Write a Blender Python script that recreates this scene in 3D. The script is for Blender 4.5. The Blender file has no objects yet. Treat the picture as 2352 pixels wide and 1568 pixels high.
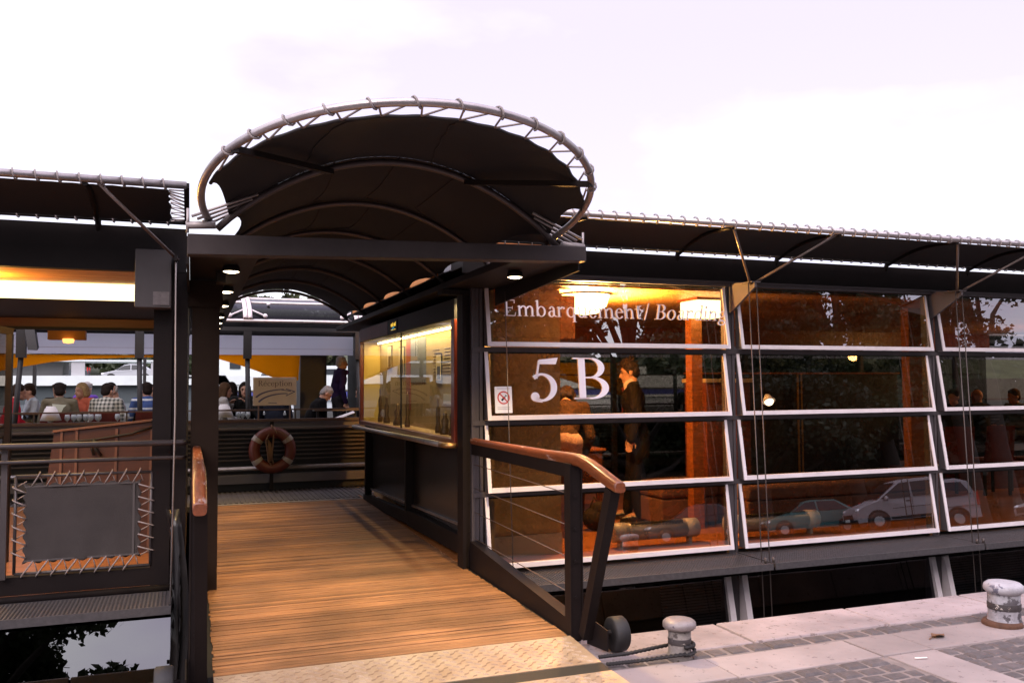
import bpy, bmesh, math, random
import numpy as np
from mathutils import Vector as V, Matrix, Euler
R = math.radians
sc = bpy.context.scene
COL = sc.collection
random.seed(7)

# ------------------------------------------------------------------ camera
cam = bpy.data.cameras.new('camera')
cam.sensor_width = 36; cam.lens = 36*1980/2352
cam.clip_start = 0.05; cam.clip_end = 2000
co = bpy.data.objects.new('camera', cam); COL.objects.link(co)
_t, _p, _r = R(20.4), R(2.80), R(0.3)
_f = V((math.sin(_t)*math.cos(_p), math.cos(_t)*math.cos(_p), math.sin(_p)))
_a = V((math.cos(_t), -math.sin(_t), 0)); _u = _a.cross(_f)
_a2 = _a*math.cos(_r)-_u*math.sin(_r); _u2 = _u*math.cos(_r)+_a*math.sin(_r)
m = Matrix((_a2, _u2, -_f)).transposed().to_4x4(); m.translation = V((0, 0, 1.6))
co.matrix_world = m
sc.camera = co

# ------------------------------------------------------------------ sky, sun, exposure
w = bpy.data.worlds.new('World'); sc.world = w; w.use_nodes = True
nt = w.node_tree; N = nt.nodes; L = nt.links; N.clear()
wo = N.new('ShaderNodeOutputWorld'); add = N.new('ShaderNodeAddShader')
b1 = N.new('ShaderNodeBackground'); b2 = N.new('ShaderNodeBackground')
sky = N.new('ShaderNodeTexSky'); sky.sky_type = 'NISHITA'; sky.sun_disc = False
sky.sun_elevation = R(36); sky.sun_rotation = R(215)
b1.inputs[1].default_value = 0.05
tc = N.new('ShaderNodeTexCoord'); mp = N.new('ShaderNodeMapping')
mp.inputs['Scale'].default_value = (1.0, 1.0, 2.6); mp.inputs['Location'].default_value = (0.42, 0.1, 0.0)
nz = N.new('ShaderNodeTexNoise'); nz.inputs['Scale'].default_value = 1.9; nz.inputs['Detail'].default_value = 6; nz.inputs['Roughness'].default_value = .5
cr = N.new('ShaderNodeValToRGB')
cr.color_ramp.elements[0].position = 0.41; cr.color_ramp.elements[0].color = (.78, .67, .87, 1)
cr.color_ramp.elements[1].position = 0.57; cr.color_ramp.elements[1].color = (1.0, .95, 1.0, 1)
L.new(tc.outputs['Generated'], mp.inputs[0]); L.new(mp.outputs[0], nz.inputs[0]); L.new(nz.outputs[0], cr.inputs[0])
L.new(cr.outputs[0], b2.inputs[0])
sp = N.new('ShaderNodeSeparateXYZ'); mr = N.new('ShaderNodeMapRange'); mr.interpolation_type = 'SMOOTHSTEP'     # an overcast sky is brightest overhead
mr.inputs[1].default_value = .36; mr.inputs[2].default_value = 1.0; mr.inputs[3].default_value = 1.12; mr.inputs[4].default_value = 1.9
L.new(tc.outputs['Generated'], sp.inputs[0]); L.new(sp.outputs[2], mr.inputs[0])
dt = N.new('ShaderNodeVectorMath'); dt.operation = 'DOT_PRODUCT'; dt.inputs[1].default_value = (-.46, -.66, .59)             # and brighter round the veiled sun
mg_ = N.new('ShaderNodeMapRange'); mg_.interpolation_type = 'SMOOTHSTEP'; mg_.inputs[1].default_value = -.1; mg_.inputs[2].default_value = .95; mg_.inputs[3].default_value = 1.0; mg_.inputs[4].default_value = 2.3
mul = N.new('ShaderNodeMath'); mul.operation = 'MULTIPLY'
L.new(tc.outputs['Generated'], dt.inputs[0]); L.new(dt.outputs['Value'], mg_.inputs[0]); L.new(mr.outputs[0], mul.inputs[0]); L.new(mg_.outputs[0], mul.inputs[1]); L.new(mul.outputs[0], b2.inputs[1])
L.new(sky.outputs[0], b1.inputs[0]); L.new(b1.outputs[0], add.inputs[0]); L.new(b2.outputs[0], add.inputs[1]); L.new(add.outputs[0], wo.inputs[0])
sun = bpy.data.lights.new('sun', 'SUN'); sun.energy = 1.5; sun.angle = R(35); sun.color = (1, .84, .78)
so = bpy.data.objects.new('sun', sun); COL.objects.link(so)
# the light comes from behind and left of the camera
so.rotation_euler = V((-math.sin(R(215)), -math.cos(R(215)), -math.tan(R(36)))).to_track_quat('-Z', 'Y').to_euler()
sc.view_settings.view_transform = 'Standard'; sc.view_settings.look = 'None'
sc.view_settings.exposure = 0; sc.view_settings.gamma = 1
sc.render.engine = 'CYCLES'
cy = sc.cycles
cy.max_bounces = 7; cy.transparent_max_bounces = 24; cy.glossy_bounces = 4; cy.diffuse_bounces = 3; cy.transmission_bounces = 4
cy.caustics_reflective = False; cy.caustics_refractive = False
cy.sample_clamp_indirect = 4.0
try:
    cy.use_denoising = True; cy.denoiser = 'OPENIMAGEDENOISE'
    cy.denoising_input_passes = 'RGB_ALBEDO_NORMAL'
except Exception: pass

# ------------------------------------------------------------------ helpers
ORG = {}
def org(o): return ORG.get(o, V((0, 0, 0)))
def tag(o, label=None, cat=None, group=None, kind=None):
    if label: o['label'] = label
    if cat: o['category'] = cat
    if group: o['group'] = group
    if kind: o['kind'] = kind
    return o
def thing(name, label, cat, loc=(0, 0, 0), group=None, rotz=0):
    o = bpy.data.objects.new(name, None); COL.objects.link(o)
    o.location = loc; o.rotation_euler = (0, 0, rotz); o.empty_display_size = .2
    ORG[o] = V(loc)
    return tag(o, label, cat, group)
class MB:
    def __init__(s): s.v = []; s.f = []; s.mi = []; s.sm = []
    def add(s, vs, fs, mi=0, smooth=False):
        n = len(s.v); s.v.extend([tuple(x) for x in vs])
        for f in fs:
            s.f.append([n+i for i in f]); s.mi.append(mi); s.sm.append(smooth)
        return s
    def box(s, x0, y0, z0, x1, y1, z1, mi=0):
        x0, x1 = sorted((x0, x1)); y0, y1 = sorted((y0, y1)); z0, z1 = sorted((z0, z1))
        vs = [(x0,y0,z0),(x1,y0,z0),(x1,y1,z0),(x0,y1,z0),(x0,y0,z1),(x1,y0,z1),(x1,y1,z1),(x0,y1,z1)]
        return s.add(vs, [(0,3,2,1),(4,5,6,7),(0,1,5,4),(1,2,6,5),(2,3,7,6),(3,0,4,7)], mi)
    def hexa(s, bot, top, mi=0):
        return s.add(list(bot)+list(top), [(0,3,2,1),(4,5,6,7),(0,1,5,4),(1,2,6,5),(2,3,7,6),(3,0,4,7)], mi)
    def beam(s, p, q, w, h, up=(0, 0, 1), mi=0):
        p, q, up = V(p), V(q), V(up); d = (q-p).normalized()
        a = d.cross(up)
        if a.length < 1e-5: a = d.cross(V((0, 1, 0)))
        a.normalize(); u = a.cross(d).normalized()
        A, U = a*w/2, u*h/2
        return s.hexa([p-A-U, p+A-U, p+A+U, p-A+U], [q-A-U, q+A-U, q+A+U, q-A+U], mi)
    def tube(s, pts, r, n=8, closed=False, mi=0, caps=True, flat=1.0):
        pts = [V(p) for p in pts]; k = len(pts)
        rs = r if isinstance(r, (list, tuple)) else [r]*k
        T = []
        for i in range(k):
            a = pts[(i-1) % k] if (closed or i > 0) else pts[i]
            b = pts[(i+1) % k] if (closed or i < k-1) else pts[i]
            d = b-a
            T.append(d.normalized() if d.length > 1e-9 else V((0, 0, 1)))
        ref = V((0, 0, 1)) if abs(T[0].z) < .9 else V((1, 0, 0))
        nrm = (ref-T[0]*ref.dot(T[0])).normalized()
        vs = []
        for i in range(k):
            nrm = nrm-T[i]*nrm.dot(T[i])
            if nrm.length < 1e-6: nrm = T[i].orthogonal()
            nrm.normalize(); bn = T[i].cross(nrm)
            for j in range(n):
                a = 2*math.pi*j/n
                vs.append(pts[i]+(nrm*math.cos(a)*flat+bn*math.sin(a))*rs[i])
        fs = []
        for i in range(k if closed else k-1):
            for j in range(n):
                a = i*n+j; b = i*n+(j+1) % n; i2 = (i+1) % k
                fs.append((a, b, i2*n+(j+1) % n, i2*n+j))
        s.add(vs, fs, mi, True)
        if caps and not closed:
            n0 = len(s.v)-len(vs)
            s.f.append([n0+j for j in reversed(range(n))]); s.mi.append(mi); s.sm.append(False)
            s.f.append([n0+(k-1)*n+j for j in range(n)]); s.mi.append(mi); s.sm.append(False)
        return s
    def lathe(s, prof, c, axis=(0, 0, 1), n=24, mi=0, smooth=True):
        c = V(c); q = V(axis).to_track_quat('Z', 'Y'); vs = []
        for (r, z) in prof:
            for j in range(n):
                a = 2*math.pi*j/n
                vs.append(c+q @ V((r*math.cos(a), r*math.sin(a), z)))
        fs = [(i*n+j, i*n+(j+1) % n, (i+1)*n+(j+1) % n, (i+1)*n+j) for i in range(len(prof)-1) for j in range(n)]
        s.add(vs, fs, mi, smooth)
        n0 = len(s.v)-len(vs)
        s.f.append([n0+j for j in reversed(range(n))]); s.mi.append(mi); s.sm.append(False)
        s.f.append([n0+(len(prof)-1)*n+j for j in range(n)]); s.mi.append(mi); s.sm.append(False)
        return s
    def ell(s, c, r, nu=14, nv=9, mi=0, rot=None):
        c = V(c); vs = []
        if not isinstance(r, (tuple, list)): r = (r, r, r)
        for i in range(nv+1):
            t = math.pi*i/nv
            st, ct = max(math.sin(t), 1e-3), math.cos(t)
            for j in range(nu):
                a = 2*math.pi*j/nu
                p = V((r[0]*st*math.cos(a), r[1]*st*math.sin(a), -r[2]*ct))
                if rot is not None: p = rot @ p
                vs.append(c+p)
        fs = [(i*nu+j, i*nu+(j+1) % nu, (i+1)*nu+(j+1) % nu, (i+1)*nu+j) for i in range(nv) for j in range(nu)]
        fs += [tuple(reversed(range(nu))), tuple(nv*nu+j for j in range(nu))]
        return s.add(vs, fs, mi, True)
    def cone(s, p, q, r1, r2, n=12, mi=0):          # round cone: a tapered limb with round ends
        p, q = V(p), V(q); d = (q-p); ln = d.length
        if ln < 1e-6: return s.ell(p, r1)
        d.normalize(); pts = []; rs = []
        for k in range(4):
            a = math.pi/2*(1-k/4); pts.append(p-d*r1*math.sin(a)); rs.append(max(r1*math.cos(a), .001))
        for k in range(0, 5): pts.append(p.lerp(q, k/4)); rs.append(r1+(r2-r1)*k/4)
        for k in range(1, 5):
            a = math.pi/2*k/4; pts.append(q+d*r2*math.sin(a)); rs.append(max(r2*math.cos(a), .001))
        return s.tube(pts, rs, n, mi=mi)
    def grid(s, P, mi=0, smooth=True, closed=False):
        nu, nv = len(P), len(P[0])
        vs = [p for row in P for p in row]
        fs = [(i*nv+j, i*nv+j+1, (i+1)*nv+j+1, (i+1)*nv+j) for i in range(nu-1) for j in range(nv-1)]
        return s.add(vs, fs, mi, smooth)
    def prism(s, poly, o, ux, uy, th, mi=0):
        o, ux, uy, th = V(o), V(ux), V(uy), V(th); n = len(poly)
        a = [o+ux*x+uy*y for x, y in poly]; b = [p+th for p in a]
        return s.add(a+b, [tuple(reversed(range(n))), tuple(range(n, 2*n))]+[(i, (i+1) % n, n+(i+1) % n, n+i) for i in range(n)], mi)
    def build(s, name, mats, parent=None, bevel=0, label=None, seg=2, solid=0, sub=0, local=False, kind=None):
        me = bpy.data.meshes.new(name)
        o0 = V((0, 0, 0)) if (local or parent is None) else org(parent)
        me.from_pydata([(x-o0.x, y-o0.y, z-o0.z) for x, y, z in s.v], [], s.f)
        for m_ in (mats if isinstance(mats, (list, tuple)) else [mats]): me.materials.append(m_)
        me.polygons.foreach_set('material_index', s.mi); me.polygons.foreach_set('use_smooth', s.sm)
        bm = bmesh.new(); bm.from_mesh(me); bmesh.ops.recalc_face_normals(bm, faces=bm.faces); bm.to_mesh(me); bm.free()
        me.update()
        o = bpy.data.objects.new(name, me); COL.objects.link(o)
        if parent is not None:
            o.parent = parent; ORG[o] = o0
        if solid:
            md = o.modifiers.new('solid', 'SOLIDIFY'); md.thickness = solid; md.offset = 0
        if sub:
            md = o.modifiers.new('sub', 'SUBSURF'); md.levels = sub; md.render_levels = sub
        if bevel:
            md = o.modifiers.new('bevel', 'BEVEL'); md.width = bevel; md.segments = seg; md.limit_method = 'ANGLE'; md.angle_limit = R(40)
            md.harden_normals = False
        if label: o['label'] = label
        if kind: o['kind'] = kind
        return o
def kids(o): return [c for c in COL.objects if c.parent == o]
def dup(o, loc, rotz=None, label=None):
    c = o.copy(); COL.objects.link(c); c.location = loc; ORG[c] = V(loc)
    if rotz is not None: c.rotation_euler = (0, 0, rotz)
    if label: c['label'] = label
    for ch in kids(o):
        d = ch.copy(); COL.objects.link(d); d.parent = c
        for g in kids(ch):
            e = g.copy(); COL.objects.link(e); e.parent = d
    return c

# ------------------------------------------------------------------ materials
MATS = {}
def mat(name, col, rough=.5, metal=0., var=0., vscale=8., bump=0., bscale=60., col2=None, coord='Object', spec=None, coat=0., stretch=None, emit=None, estr=0., island=0., stain=0., chips=None, transl=0.):
    if name in MATS: return MATS[name]
    M = bpy.data.materials.new(name); M.use_nodes = True; t = M.node_tree; n = t.nodes; l = t.links
    p = n['Principled BSDF']; p.inputs['Base Color'].default_value = (*col, 1)
    p.inputs['Roughness'].default_value = rough; p.inputs['Metallic'].default_value = metal
    if spec is not None: p.inputs['Specular IOR Level'].default_value = spec
    if coat: p.inputs['Coat Weight'].default_value = coat; p.inputs['Coat Roughness'].default_value = .12
    if emit: p.inputs['Emission Color'].default_value = (*emit, 1); p.inputs['Emission Strength'].default_value = estr
    tcn = n.new('ShaderNodeTexCoord'); mpn = n.new('ShaderNodeMapping'); l.new(tcn.outputs[coord], mpn.inputs[0])
    if stretch: mpn.inputs['Scale'].default_value = stretch
    out = None
    if var:
        x = n.new('ShaderNodeTexNoise'); x.inputs['Scale'].default_value = vscale; x.inputs['Detail'].default_value = 6; x.inputs['Roughness'].default_value = .62
        l.new(mpn.outputs[0], x.inputs[0])
        rr = n.new('ShaderNodeValToRGB'); rr.color_ramp.elements[0].position = .33; rr.color_ramp.elements[1].position = .68
        c2 = col2 if col2 else tuple(c*(1-var) for c in col)
        rr.color_ramp.elements[0].color = (*c2, 1); rr.color_ramp.elements[1].color = (*col, 1)
        l.new(x.outputs[0], rr.inputs[0]); out = rr.outputs[0]
    if island:
        g = n.new('ShaderNodeNewGeometry'); h = n.new('ShaderNodeHueSaturation')
        ma = n.new('ShaderNodeMapRange'); ma.inputs[3].default_value = 1-island; ma.inputs[4].default_value = 1+island
        l.new(g.outputs['Random Per Island'], ma.inputs[0]); l.new(ma.outputs[0], h.inputs['Value'])
        if out: l.new(out, h.inputs['Color'])
        else: h.inputs['Color'].default_value = (*col, 1)
        out = h.outputs[0]
    if stain and out:                                   # broad weathered patches
        x = n.new('ShaderNodeTexNoise'); x.inputs['Scale'].default_value = 1.1; x.inputs['Detail'].default_value = 5
        l.new(tcn.outputs['Object'], x.inputs[0]); ma = n.new('ShaderNodeMapRange'); ma.inputs[1].default_value = .36; ma.inputs[2].default_value = .62; ma.inputs[3].default_value = 1-stain; ma.inputs[4].default_value = 1.06
        h = n.new('ShaderNodeHueSaturation'); l.new(x.outputs[0], ma.inputs[0]); l.new(ma.outputs[0], h.inputs['Value']); l.new(out, h.inputs['Color']); out = h.outputs[0]
    if chips:                                   # worn spots of another colour with crisp edges
        cc, sc_, thr = chips
        x = n.new('ShaderNodeTexNoise'); x.inputs['Scale'].default_value = sc_; x.inputs['Detail'].default_value = 8; x.inputs['Roughness'].default_value = .7
        l.new(mpn.outputs[0], x.inputs[0])
        rr = n.new('ShaderNodeValToRGB'); rr.color_ramp.elements[0].position = thr; rr.color_ramp.elements[1].position = thr+.03
        rr.color_ramp.elements[0].color = (0, 0, 0, 1); rr.color_ramp.elements[1].color = (1, 1, 1, 1)
        l.new(x.outputs[0], rr.inputs[0])
        mx = n.new('ShaderNodeMix'); mx.data_type = 'RGBA'; l.new(rr.outputs[0], mx.inputs[0])
        if out: l.new(out, mx.inputs[6])
        else: mx.inputs[6].default_value = (*col, 1)
        mx.inputs[7].default_value = (*cc, 1); out = mx.outputs[2]
    if out: l.new(out, p.inputs['Base Color'])
    if bump:
        x = n.new('ShaderNodeTexNoise'); x.inputs['Scale'].default_value = bscale; x.inputs['Detail'].default_value = 4
        l.new(mpn.outputs[0], x.inputs[0]); b = n.new('ShaderNodeBump'); b.inputs['Strength'].default_value = bump; b.inputs['Distance'].default_value = .01
        l.new(x.outputs[0], b.inputs['Height']); l.new(b.outputs[0], p.inputs['Normal'])
    if transl:
        tr = n.new('ShaderNodeBsdfTranslucent'); tr.inputs[0].default_value = (*col, 1)
        mx = n.new('ShaderNodeMixShader'); mx.inputs[0].default_value = transl
        o = n['Material Output']; l.new(p.outputs[0], mx.inputs[1]); l.new(tr.outputs[0], mx.inputs[2]); l.new(mx.outputs[0], o.inputs[0])
    MATS[name] = M
    return M
def glass(name, tint=(.8, .78, .74), r0=.10, rough=0.0, wavy=.05):
    """thin pane: reflection by Schlick's law from either side, the rest passes through"""
    M = bpy.data.materials.new(name); M.use_nodes = True; t = M.node_tree; n = t.nodes; l = t.links; n.clear()
    o = n.new('ShaderNodeOutputMaterial'); mx = n.new('ShaderNodeMixShader'); tr = n.new('ShaderNodeBsdfTransparent'); g = n.new('ShaderNodeBsdfGlossy')
    lw = n.new('ShaderNodeLayerWeight'); lw.inputs[0].default_value = .5
    pw = n.new('ShaderNodeMath'); pw.operation = 'POWER'; pw.inputs[1].default_value = 5; l.new(lw.outputs['Facing'], pw.inputs[0])
    ma = n.new('ShaderNodeMath'); ma.operation = 'MULTIPLY_ADD'; ma.inputs[1].default_value = 1-r0; ma.inputs[2].default_value = r0; l.new(pw.outputs[0], ma.inputs[0])
    tr.inputs[0].default_value = (*tint, 1); g.inputs[0].default_value = (.95, .95, .97, 1); g.inputs['Roughness'].default_value = rough
    tcn = n.new('ShaderNodeTexCoord'); x = n.new('ShaderNodeTexNoise'); x.inputs['Scale'].default_value = 1.3; x.inputs['Detail'].default_value = 1
    b = n.new('ShaderNodeBump'); b.inputs['Strength'].default_value = wavy; b.inputs['Distance'].default_value = .02
    l.new(tcn.outputs['Object'], x.inputs[0]); l.new(x.outputs[0], b.inputs['Height']); l.new(b.outputs[0], g.inputs['Normal'])
    l.new(ma.outputs[0], mx.inputs[0]); l.new(tr.outputs[0], mx.inputs[1]); l.new(g.outputs[0], mx.inputs[2]); l.new(mx.outputs[0], o.inputs[0])
    MATS[name] = M
    return M
def emis(name, col, strength):
    M = bpy.data.materials.new(name); M.use_nodes = True; t = M.node_tree; n = t.nodes; l = t.links; n.clear()
    o = n.new('ShaderNodeOutputMaterial'); e = n.new('ShaderNodeEmission'); e.inputs[0].default_value = (*col, 1); e.inputs[1].default_value = strength
    l.new(e.outputs[0], o.inputs[0]); MATS[name] = M
    return M
def bands(name, c1, c2, scale, axis='Z', rough=.8, duty=.5, second=None):
    """stripes (or, with second, a check) woven into a cloth"""
    M = bpy.data.materials.new(name); M.use_nodes = True; t = M.node_tree; n = t.nodes; l = t.links
    p = n['Principled BSDF']; p.inputs['Roughness'].default_value = rough
    tcn = n.new('ShaderNodeTexCoord'); sx = n.new('ShaderNodeSeparateXYZ'); l.new(tcn.outputs['Object'], sx.inputs[0])
    def band(ax, s_):
        mu = n.new('ShaderNodeMath'); mu.operation = 'MULTIPLY'; mu.inputs[1].default_value = s_; l.new(sx.outputs[ax], mu.inputs[0])
        fr = n.new('ShaderNodeMath'); fr.operation = 'FRACT'; l.new(mu.outputs[0], fr.inputs[0])
        gt = n.new('ShaderNodeMath'); gt.operation = 'GREATER_THAN'; gt.inputs[1].default_value = duty; l.new(fr.outputs[0], gt.inputs[0])
        return gt.outputs[0]
    a = band(axis, scale)
    if second:
        b = band(second, scale); ad = n.new('ShaderNodeMath'); ad.operation = 'ADD'; l.new(a, ad.inputs[0]); l.new(b, ad.inputs[1])
        ml = n.new('ShaderNodeMath'); ml.operation = 'MULTIPLY'; ml.inputs[1].default_value = .5; l.new(ad.outputs[0], ml.inputs[0]); a = ml.outputs[0]
    mx = n.new('ShaderNodeMix'); mx.data_type = 'RGBA'; l.new(a, mx.inputs[0]); mx.inputs[6].default_value = (*c1, 1); mx.inputs[7].default_value = (*c2, 1)
    l.new(mx.outputs[2], p.inputs['Base Color']); MATS[name] = M
    return M

STEEL = mat('painted steel', (.0135, .0095, .009), .5, 0, .25, 3, .05, 90, spec=.12, chips=((.22, .18, .18), 9, .80))
STEELB = mat('brown black steel', (.015, .0112, .0105), .55, 0, .3, 3, .04, 80, spec=.15)
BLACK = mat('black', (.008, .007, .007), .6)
ALU = mat('window aluminium', (.74, .66, .67), .45, 0, .12, 5, .02, 120)
ALUD = mat('dark grey aluminium', (.085, .072, .076), .4, .2, .2, 4, .03, 80)
PIPE = mat('galvanised pipe', (.40, .36, .36), .36, .75, .25, 12, .05, 70)
WIRE = mat('steel wire', (.30, .26, .25), .45, .4)
ROPE = mat('grey lacing rope', (.27, .23, .22), .8)
CANVAS = mat('dark canopy canvas', (.012, .0085, .008), .85, 0, .35, 2.2, .25, 220, transl=.03)
CANVASG = mat('grey canvas', (.046, .036, .033), .85, 0, .28, 3.5, .35, 260)
TEAK = mat('teak deck board', (.40, .185, .072), .52, 0, .45, 7, .25, 60, stretch=(.5, 9, 9), island=.30, stain=.44, col2=(.20, .095, .045))
VARN = mat('varnished handrail', (.19, .050, .017), .36, 0, .45, 14, .1, 70, stretch=(4, .6, 4), coat=.25, chips=((.30, .20, .18), 6.5, .60))
VARNR = mat('red varnished frame', (.20, .035, .016), .3, 0, .3, 9, .05, 60, coat=.4)
PLATE = mat('tread plate steel', (.50, .38, .27), .38, .35, .30, 5, .08, 60, col2=(.36, .25, .165))
RUBBER = mat('rubber', (.011, .009, .009), .65, 0, .3, 9, .1, 60)
GRAT = mat('ledge grating', (.095, .085, .088), .5, .3, .35, 30, .1, 60)
WOOD = mat('orange wood', (.33, .105, .026), .42, 0, .4, 5, .08, 50, stretch=(1, 1, 8))
WOODC = mat('ceiling slat wood', (.52, .24, .07), .45, 0, .3, 4, .05, 50, stretch=(.4, 6, 1), island=.12)
WOODF = mat('floor wood', (.46, .17, .055), .32, 0, .4, 4, .05, 40, stretch=(.5, 6, 1))
WOODR = mat('red brown wood', (.20, .050, .018), .4, 0, .4, 4, .05, 40, stretch=(.5, 1, 8))
BEIGE = mat('beige wall board', (.48, .31, .15), .6, 0, .35, 4, .05, 40)
SOFA = mat('brown upholstery', (.13, .062, .048), .9, 0, .3, 9, .2, 120)
GLASS = glass('window glass', (.50, .44, .37), .25)
GLASSD = glass('smoked glass', (.10, .10, .11), .06)
GLASSC = glass('clear glass', (.92, .92, .9), .015)
WHITE = mat('white vinyl', (.86, .78, .82), .5)
COPE = mat('pink limestone', (.35, .285, .28), .75, 0, .30, 2.2, .18, 90, stain=.22, chips=((.16, .12, .11), 17, .585))
SLAB = mat('concrete slab', (.30, .245, .232), .8, 0, .18, 3, .2, 160, stain=.25, chips=((.16, .125, .12), 15, .60), island=.07)
COBB = mat('cobble stone', (.105, .086, .084), .75, 0, .35, 22, .5, 70, island=.14)
MORT = mat('sandy joint', (.22, .178, .162), .9, 0, .3, 9, .4, 80)
QWALL = mat('quay wall stone', (.13, .11, .10), .85, 0, .4, 3, .4, 20)
ASPH = mat('asphalt', (.055, .052, .052), .85, 0, .25, 3, .3, 90)
WATER = mat('river water', (.018, .022, .022), .08, 0, 0, 1, .5, 2.2)
SKIN = mat('skin', (.46, .25, .17), .5, 0, .12, 9)
SKIND = mat('tanned skin', (.30, .16, .10), .5, 0, .12, 9)
def cloth(n, c, r=.85): return mat('cloth '+n, c, r, 0, .25, 12, .15, 60, spec=.12)
def hairm(n, c): return mat('hair '+n, c, .75, 0, .4, 40, .4, 90, spec=.12)
# ================================================================== the quay, river and far bank
def sheet(name, x0, y0, x1, y1, z, m_, nx=1, ny=1):
    b = MB(); b.add([(x0,y0,z),(x1,y0,z),(x1,y1,z),(x0,y1,z)], [(0,1,2,3)]); return b.build(name, m_, kind='structure')
sheet('quay_ground', -150, -60, 160, 4.99, -.02, ASPH)
sheet('ground', -900, -900, 900, 900, -2.6, QWALL)
sheet('river_water', -400, 4.9, 500, 74, -1.35, WATER)
b = MB(); b.box(-150, 4.70, -2.5, 160, 4.985, -.36); b.build('quay_wall', QWALL, kind='structure')
b = MB()
for k in range(-26, 40):
    x = 3.29+1.065*k
    b.box(x+.006, 4.562, -.36, x+1.065-.006, 5.0+random.uniform(-.006, .006), random.uniform(-.004, .003))
b.build('quay_coping', COPE, bevel=.012, kind='structure')
b = MB()
xs = [3.84+.36]; x = 4.2
while x < 24: b.box(x+.005, 4.06, -.1, x+.995, 4.395, -.002+random.uniform(-.002, .002)); x += 1.0
b.box(3.825, 4.06, -.1, 4.195, 4.395, -.001)
x = 3.82
while x > -22: b.box(x-.995, 4.06, -.1, x-.005, 4.395, -.002+random.uniform(-.002, .002)); x -= 1.0
for k in range(7): b.box(3.845, 4.05-1.0*(k+1)+.006, -.1, 4.2, 4.05-1.0*k, -.002+random.uniform(-.002, .002))
b.build('paving_slabs', SLAB, bevel=.006, kind='structure')
b = MB()
def cob(x0, y0, x1, y1):
    z = random.uniform(-.006, .004); i = .014; j = lambda: random.uniform(-.007, .007)
    bot = [(x0, y0, -.07), (x1, y0, -.07), (x1, y1, -.07), (x0, y1, -.07)]
    mid = [(x0+j(), y0+j(), z-.012), (x1+j(), y0+j(), z-.012), (x1+j(), y1+j(), z-.012), (x0+j(), y1+j(), z-.012)]
    top = [(mid[0][0]+i, mid[0][1]+i, z), (mid[1][0]-i, mid[1][1]+i, z), (mid[2][0]-i, mid[2][1]-i, z), (mid[3][0]+i, mid[3][1]-i, z)]
    b.add(bot+mid+top, [(0,1,5,4),(1,2,6,5),(2,3,7,6),(3,0,4,7),(4,5,9,8),(5,6,10,9),(6,7,11,10),(7,4,8,11),(8,9,10,11)], 0, False)
x = 1.9
while x < 16:
    wd = random.uniform(.12, .17); cob(x, 4.425, x+wd-.016, 4.545); x += wd
for r_ in range(26):
    y1 = 4.04-r_*.108
    for (xa, xb) in ((1.2, 3.835), (4.21, 11)):
        x = xa+random.uniform(-.07, 0)
        while x < xb-.05:
            wd = min(random.uniform(.12, .165), xb-x); cob(max(x, xa), y1-.094, x+wd-.016, y1); x += wd
b.build('cobble_paving', COBB, kind='structure')
sheet('cobble_bedding', -22, 1.0, 30, 4.57, -.012, MORT)

# leaf and cigarette end on the slabs, dark spots of gum
b = MB(); P = []
for i in range(7):
    t = i/6; wd = .035*math.sin(math.pi*t)**.7
    P.append([(4.36+.12*t, 4.22+.02*t-wd, .012+.012*math.sin(5*t)), (4.36+.12*t, 4.22+.02*t, .004+.006*t), (4.36+.12*t, 4.22+.02*t+wd, .014+.01*math.cos(4*t))])
b.grid(P); b.tube([(4.32, 4.20, .004), (4.36, 4.22, .005)], .003, 5)
tag(b.build('fallen_leaf', mat('dry leaf', (.20, .10, .05), .8, 0, .3, 20), solid=.002), 'small dry brown leaf lying on the pale paving slab', 'leaf')
b = MB(); b.tube([(3.94, 3.94, .006), (4.01, 3.92, .006)], .0045, 8)
tag(b.build('cigarette_end', mat('cigarette paper', (.8, .76, .72), .8)), 'white cigarette end on the grey cobbles', 'cigarette')

# ================================================================== bollards and mooring rope
def bollard(name, label, x, y, rs, rc, h, mats, lean=0):
    t = thing(name, label, 'bollard', (x, y, 0), 'mooring bollards on the quay edge')
    b = MB(); c = (x, y, 0)
    b.lathe([(rs*1.14, -.03), (rs*1.14, .012), (rs*1.04, .03), (rs, .05), (rs*.98, h*.45), (rs, h*.72)], c, n=30); b.build('post', mats[0], t)
    b = MB()
    b.lathe([(rs*1.0, h*.72), (rc*.86, h*.74), (rc*.98, h*.79), (rc, h*.85), (rc*.97, h*.92), (rc*.82, h*.975), (rc*.5, h), (.001, h*1.006)], c, n=30); b.build('cap', mats[1], t)
    b = MB(); b.lathe([(rs*1.02, h*.36), (rs*1.03, h*.37), (rs*1.03, h*.50), (rs*1.015, h*.51)], c, n=30); b.build('painted_band', mats[2], t)
    return t
B1 = mat('worn grey paint', (.25, .215, .195), .65, 0, .4, 18, .4, 90, chips=((.05, .035, .03), 14, .56))
B1c = mat('worn pink white paint', (.25, .21, .205), .4, .1, .3, 14, .2, 80, chips=((.05, .035, .045), 20, .62))
B2 = mat('flaking white paint', (.33, .31, .33), .6, 0, .4, 16, .5, 70, chips=((.06, .05, .055), 13, .52))
B2c = mat('white bollard cap paint', (.40, .375, .395), .5, 0, .35, 12, .3, 80, chips=((.10, .09, .12), 14, .57))
BB = mat('dark bollard band', (.045, .035, .035), .7, 0, .3, 30, .3, 90, chips=((.42, .37, .33), 22, .60))
RUST = mat('rusty iron', (.11, .045, .022), .85, 0, .5, 24, .4, 80)
bollard('mooring_bollard', 'small worn grey bollard with a pinkish cap and cable looped round its foot', 2.70, 4.47, .066, .098, .222, (B1, B1c, BB))
t2 = bollard('mooring_bollard', 'larger flaking white bollard with a rusty foot at the quay edge', 5.06, 4.29, .098, .122, .278, (B2, B2c, BB))
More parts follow.
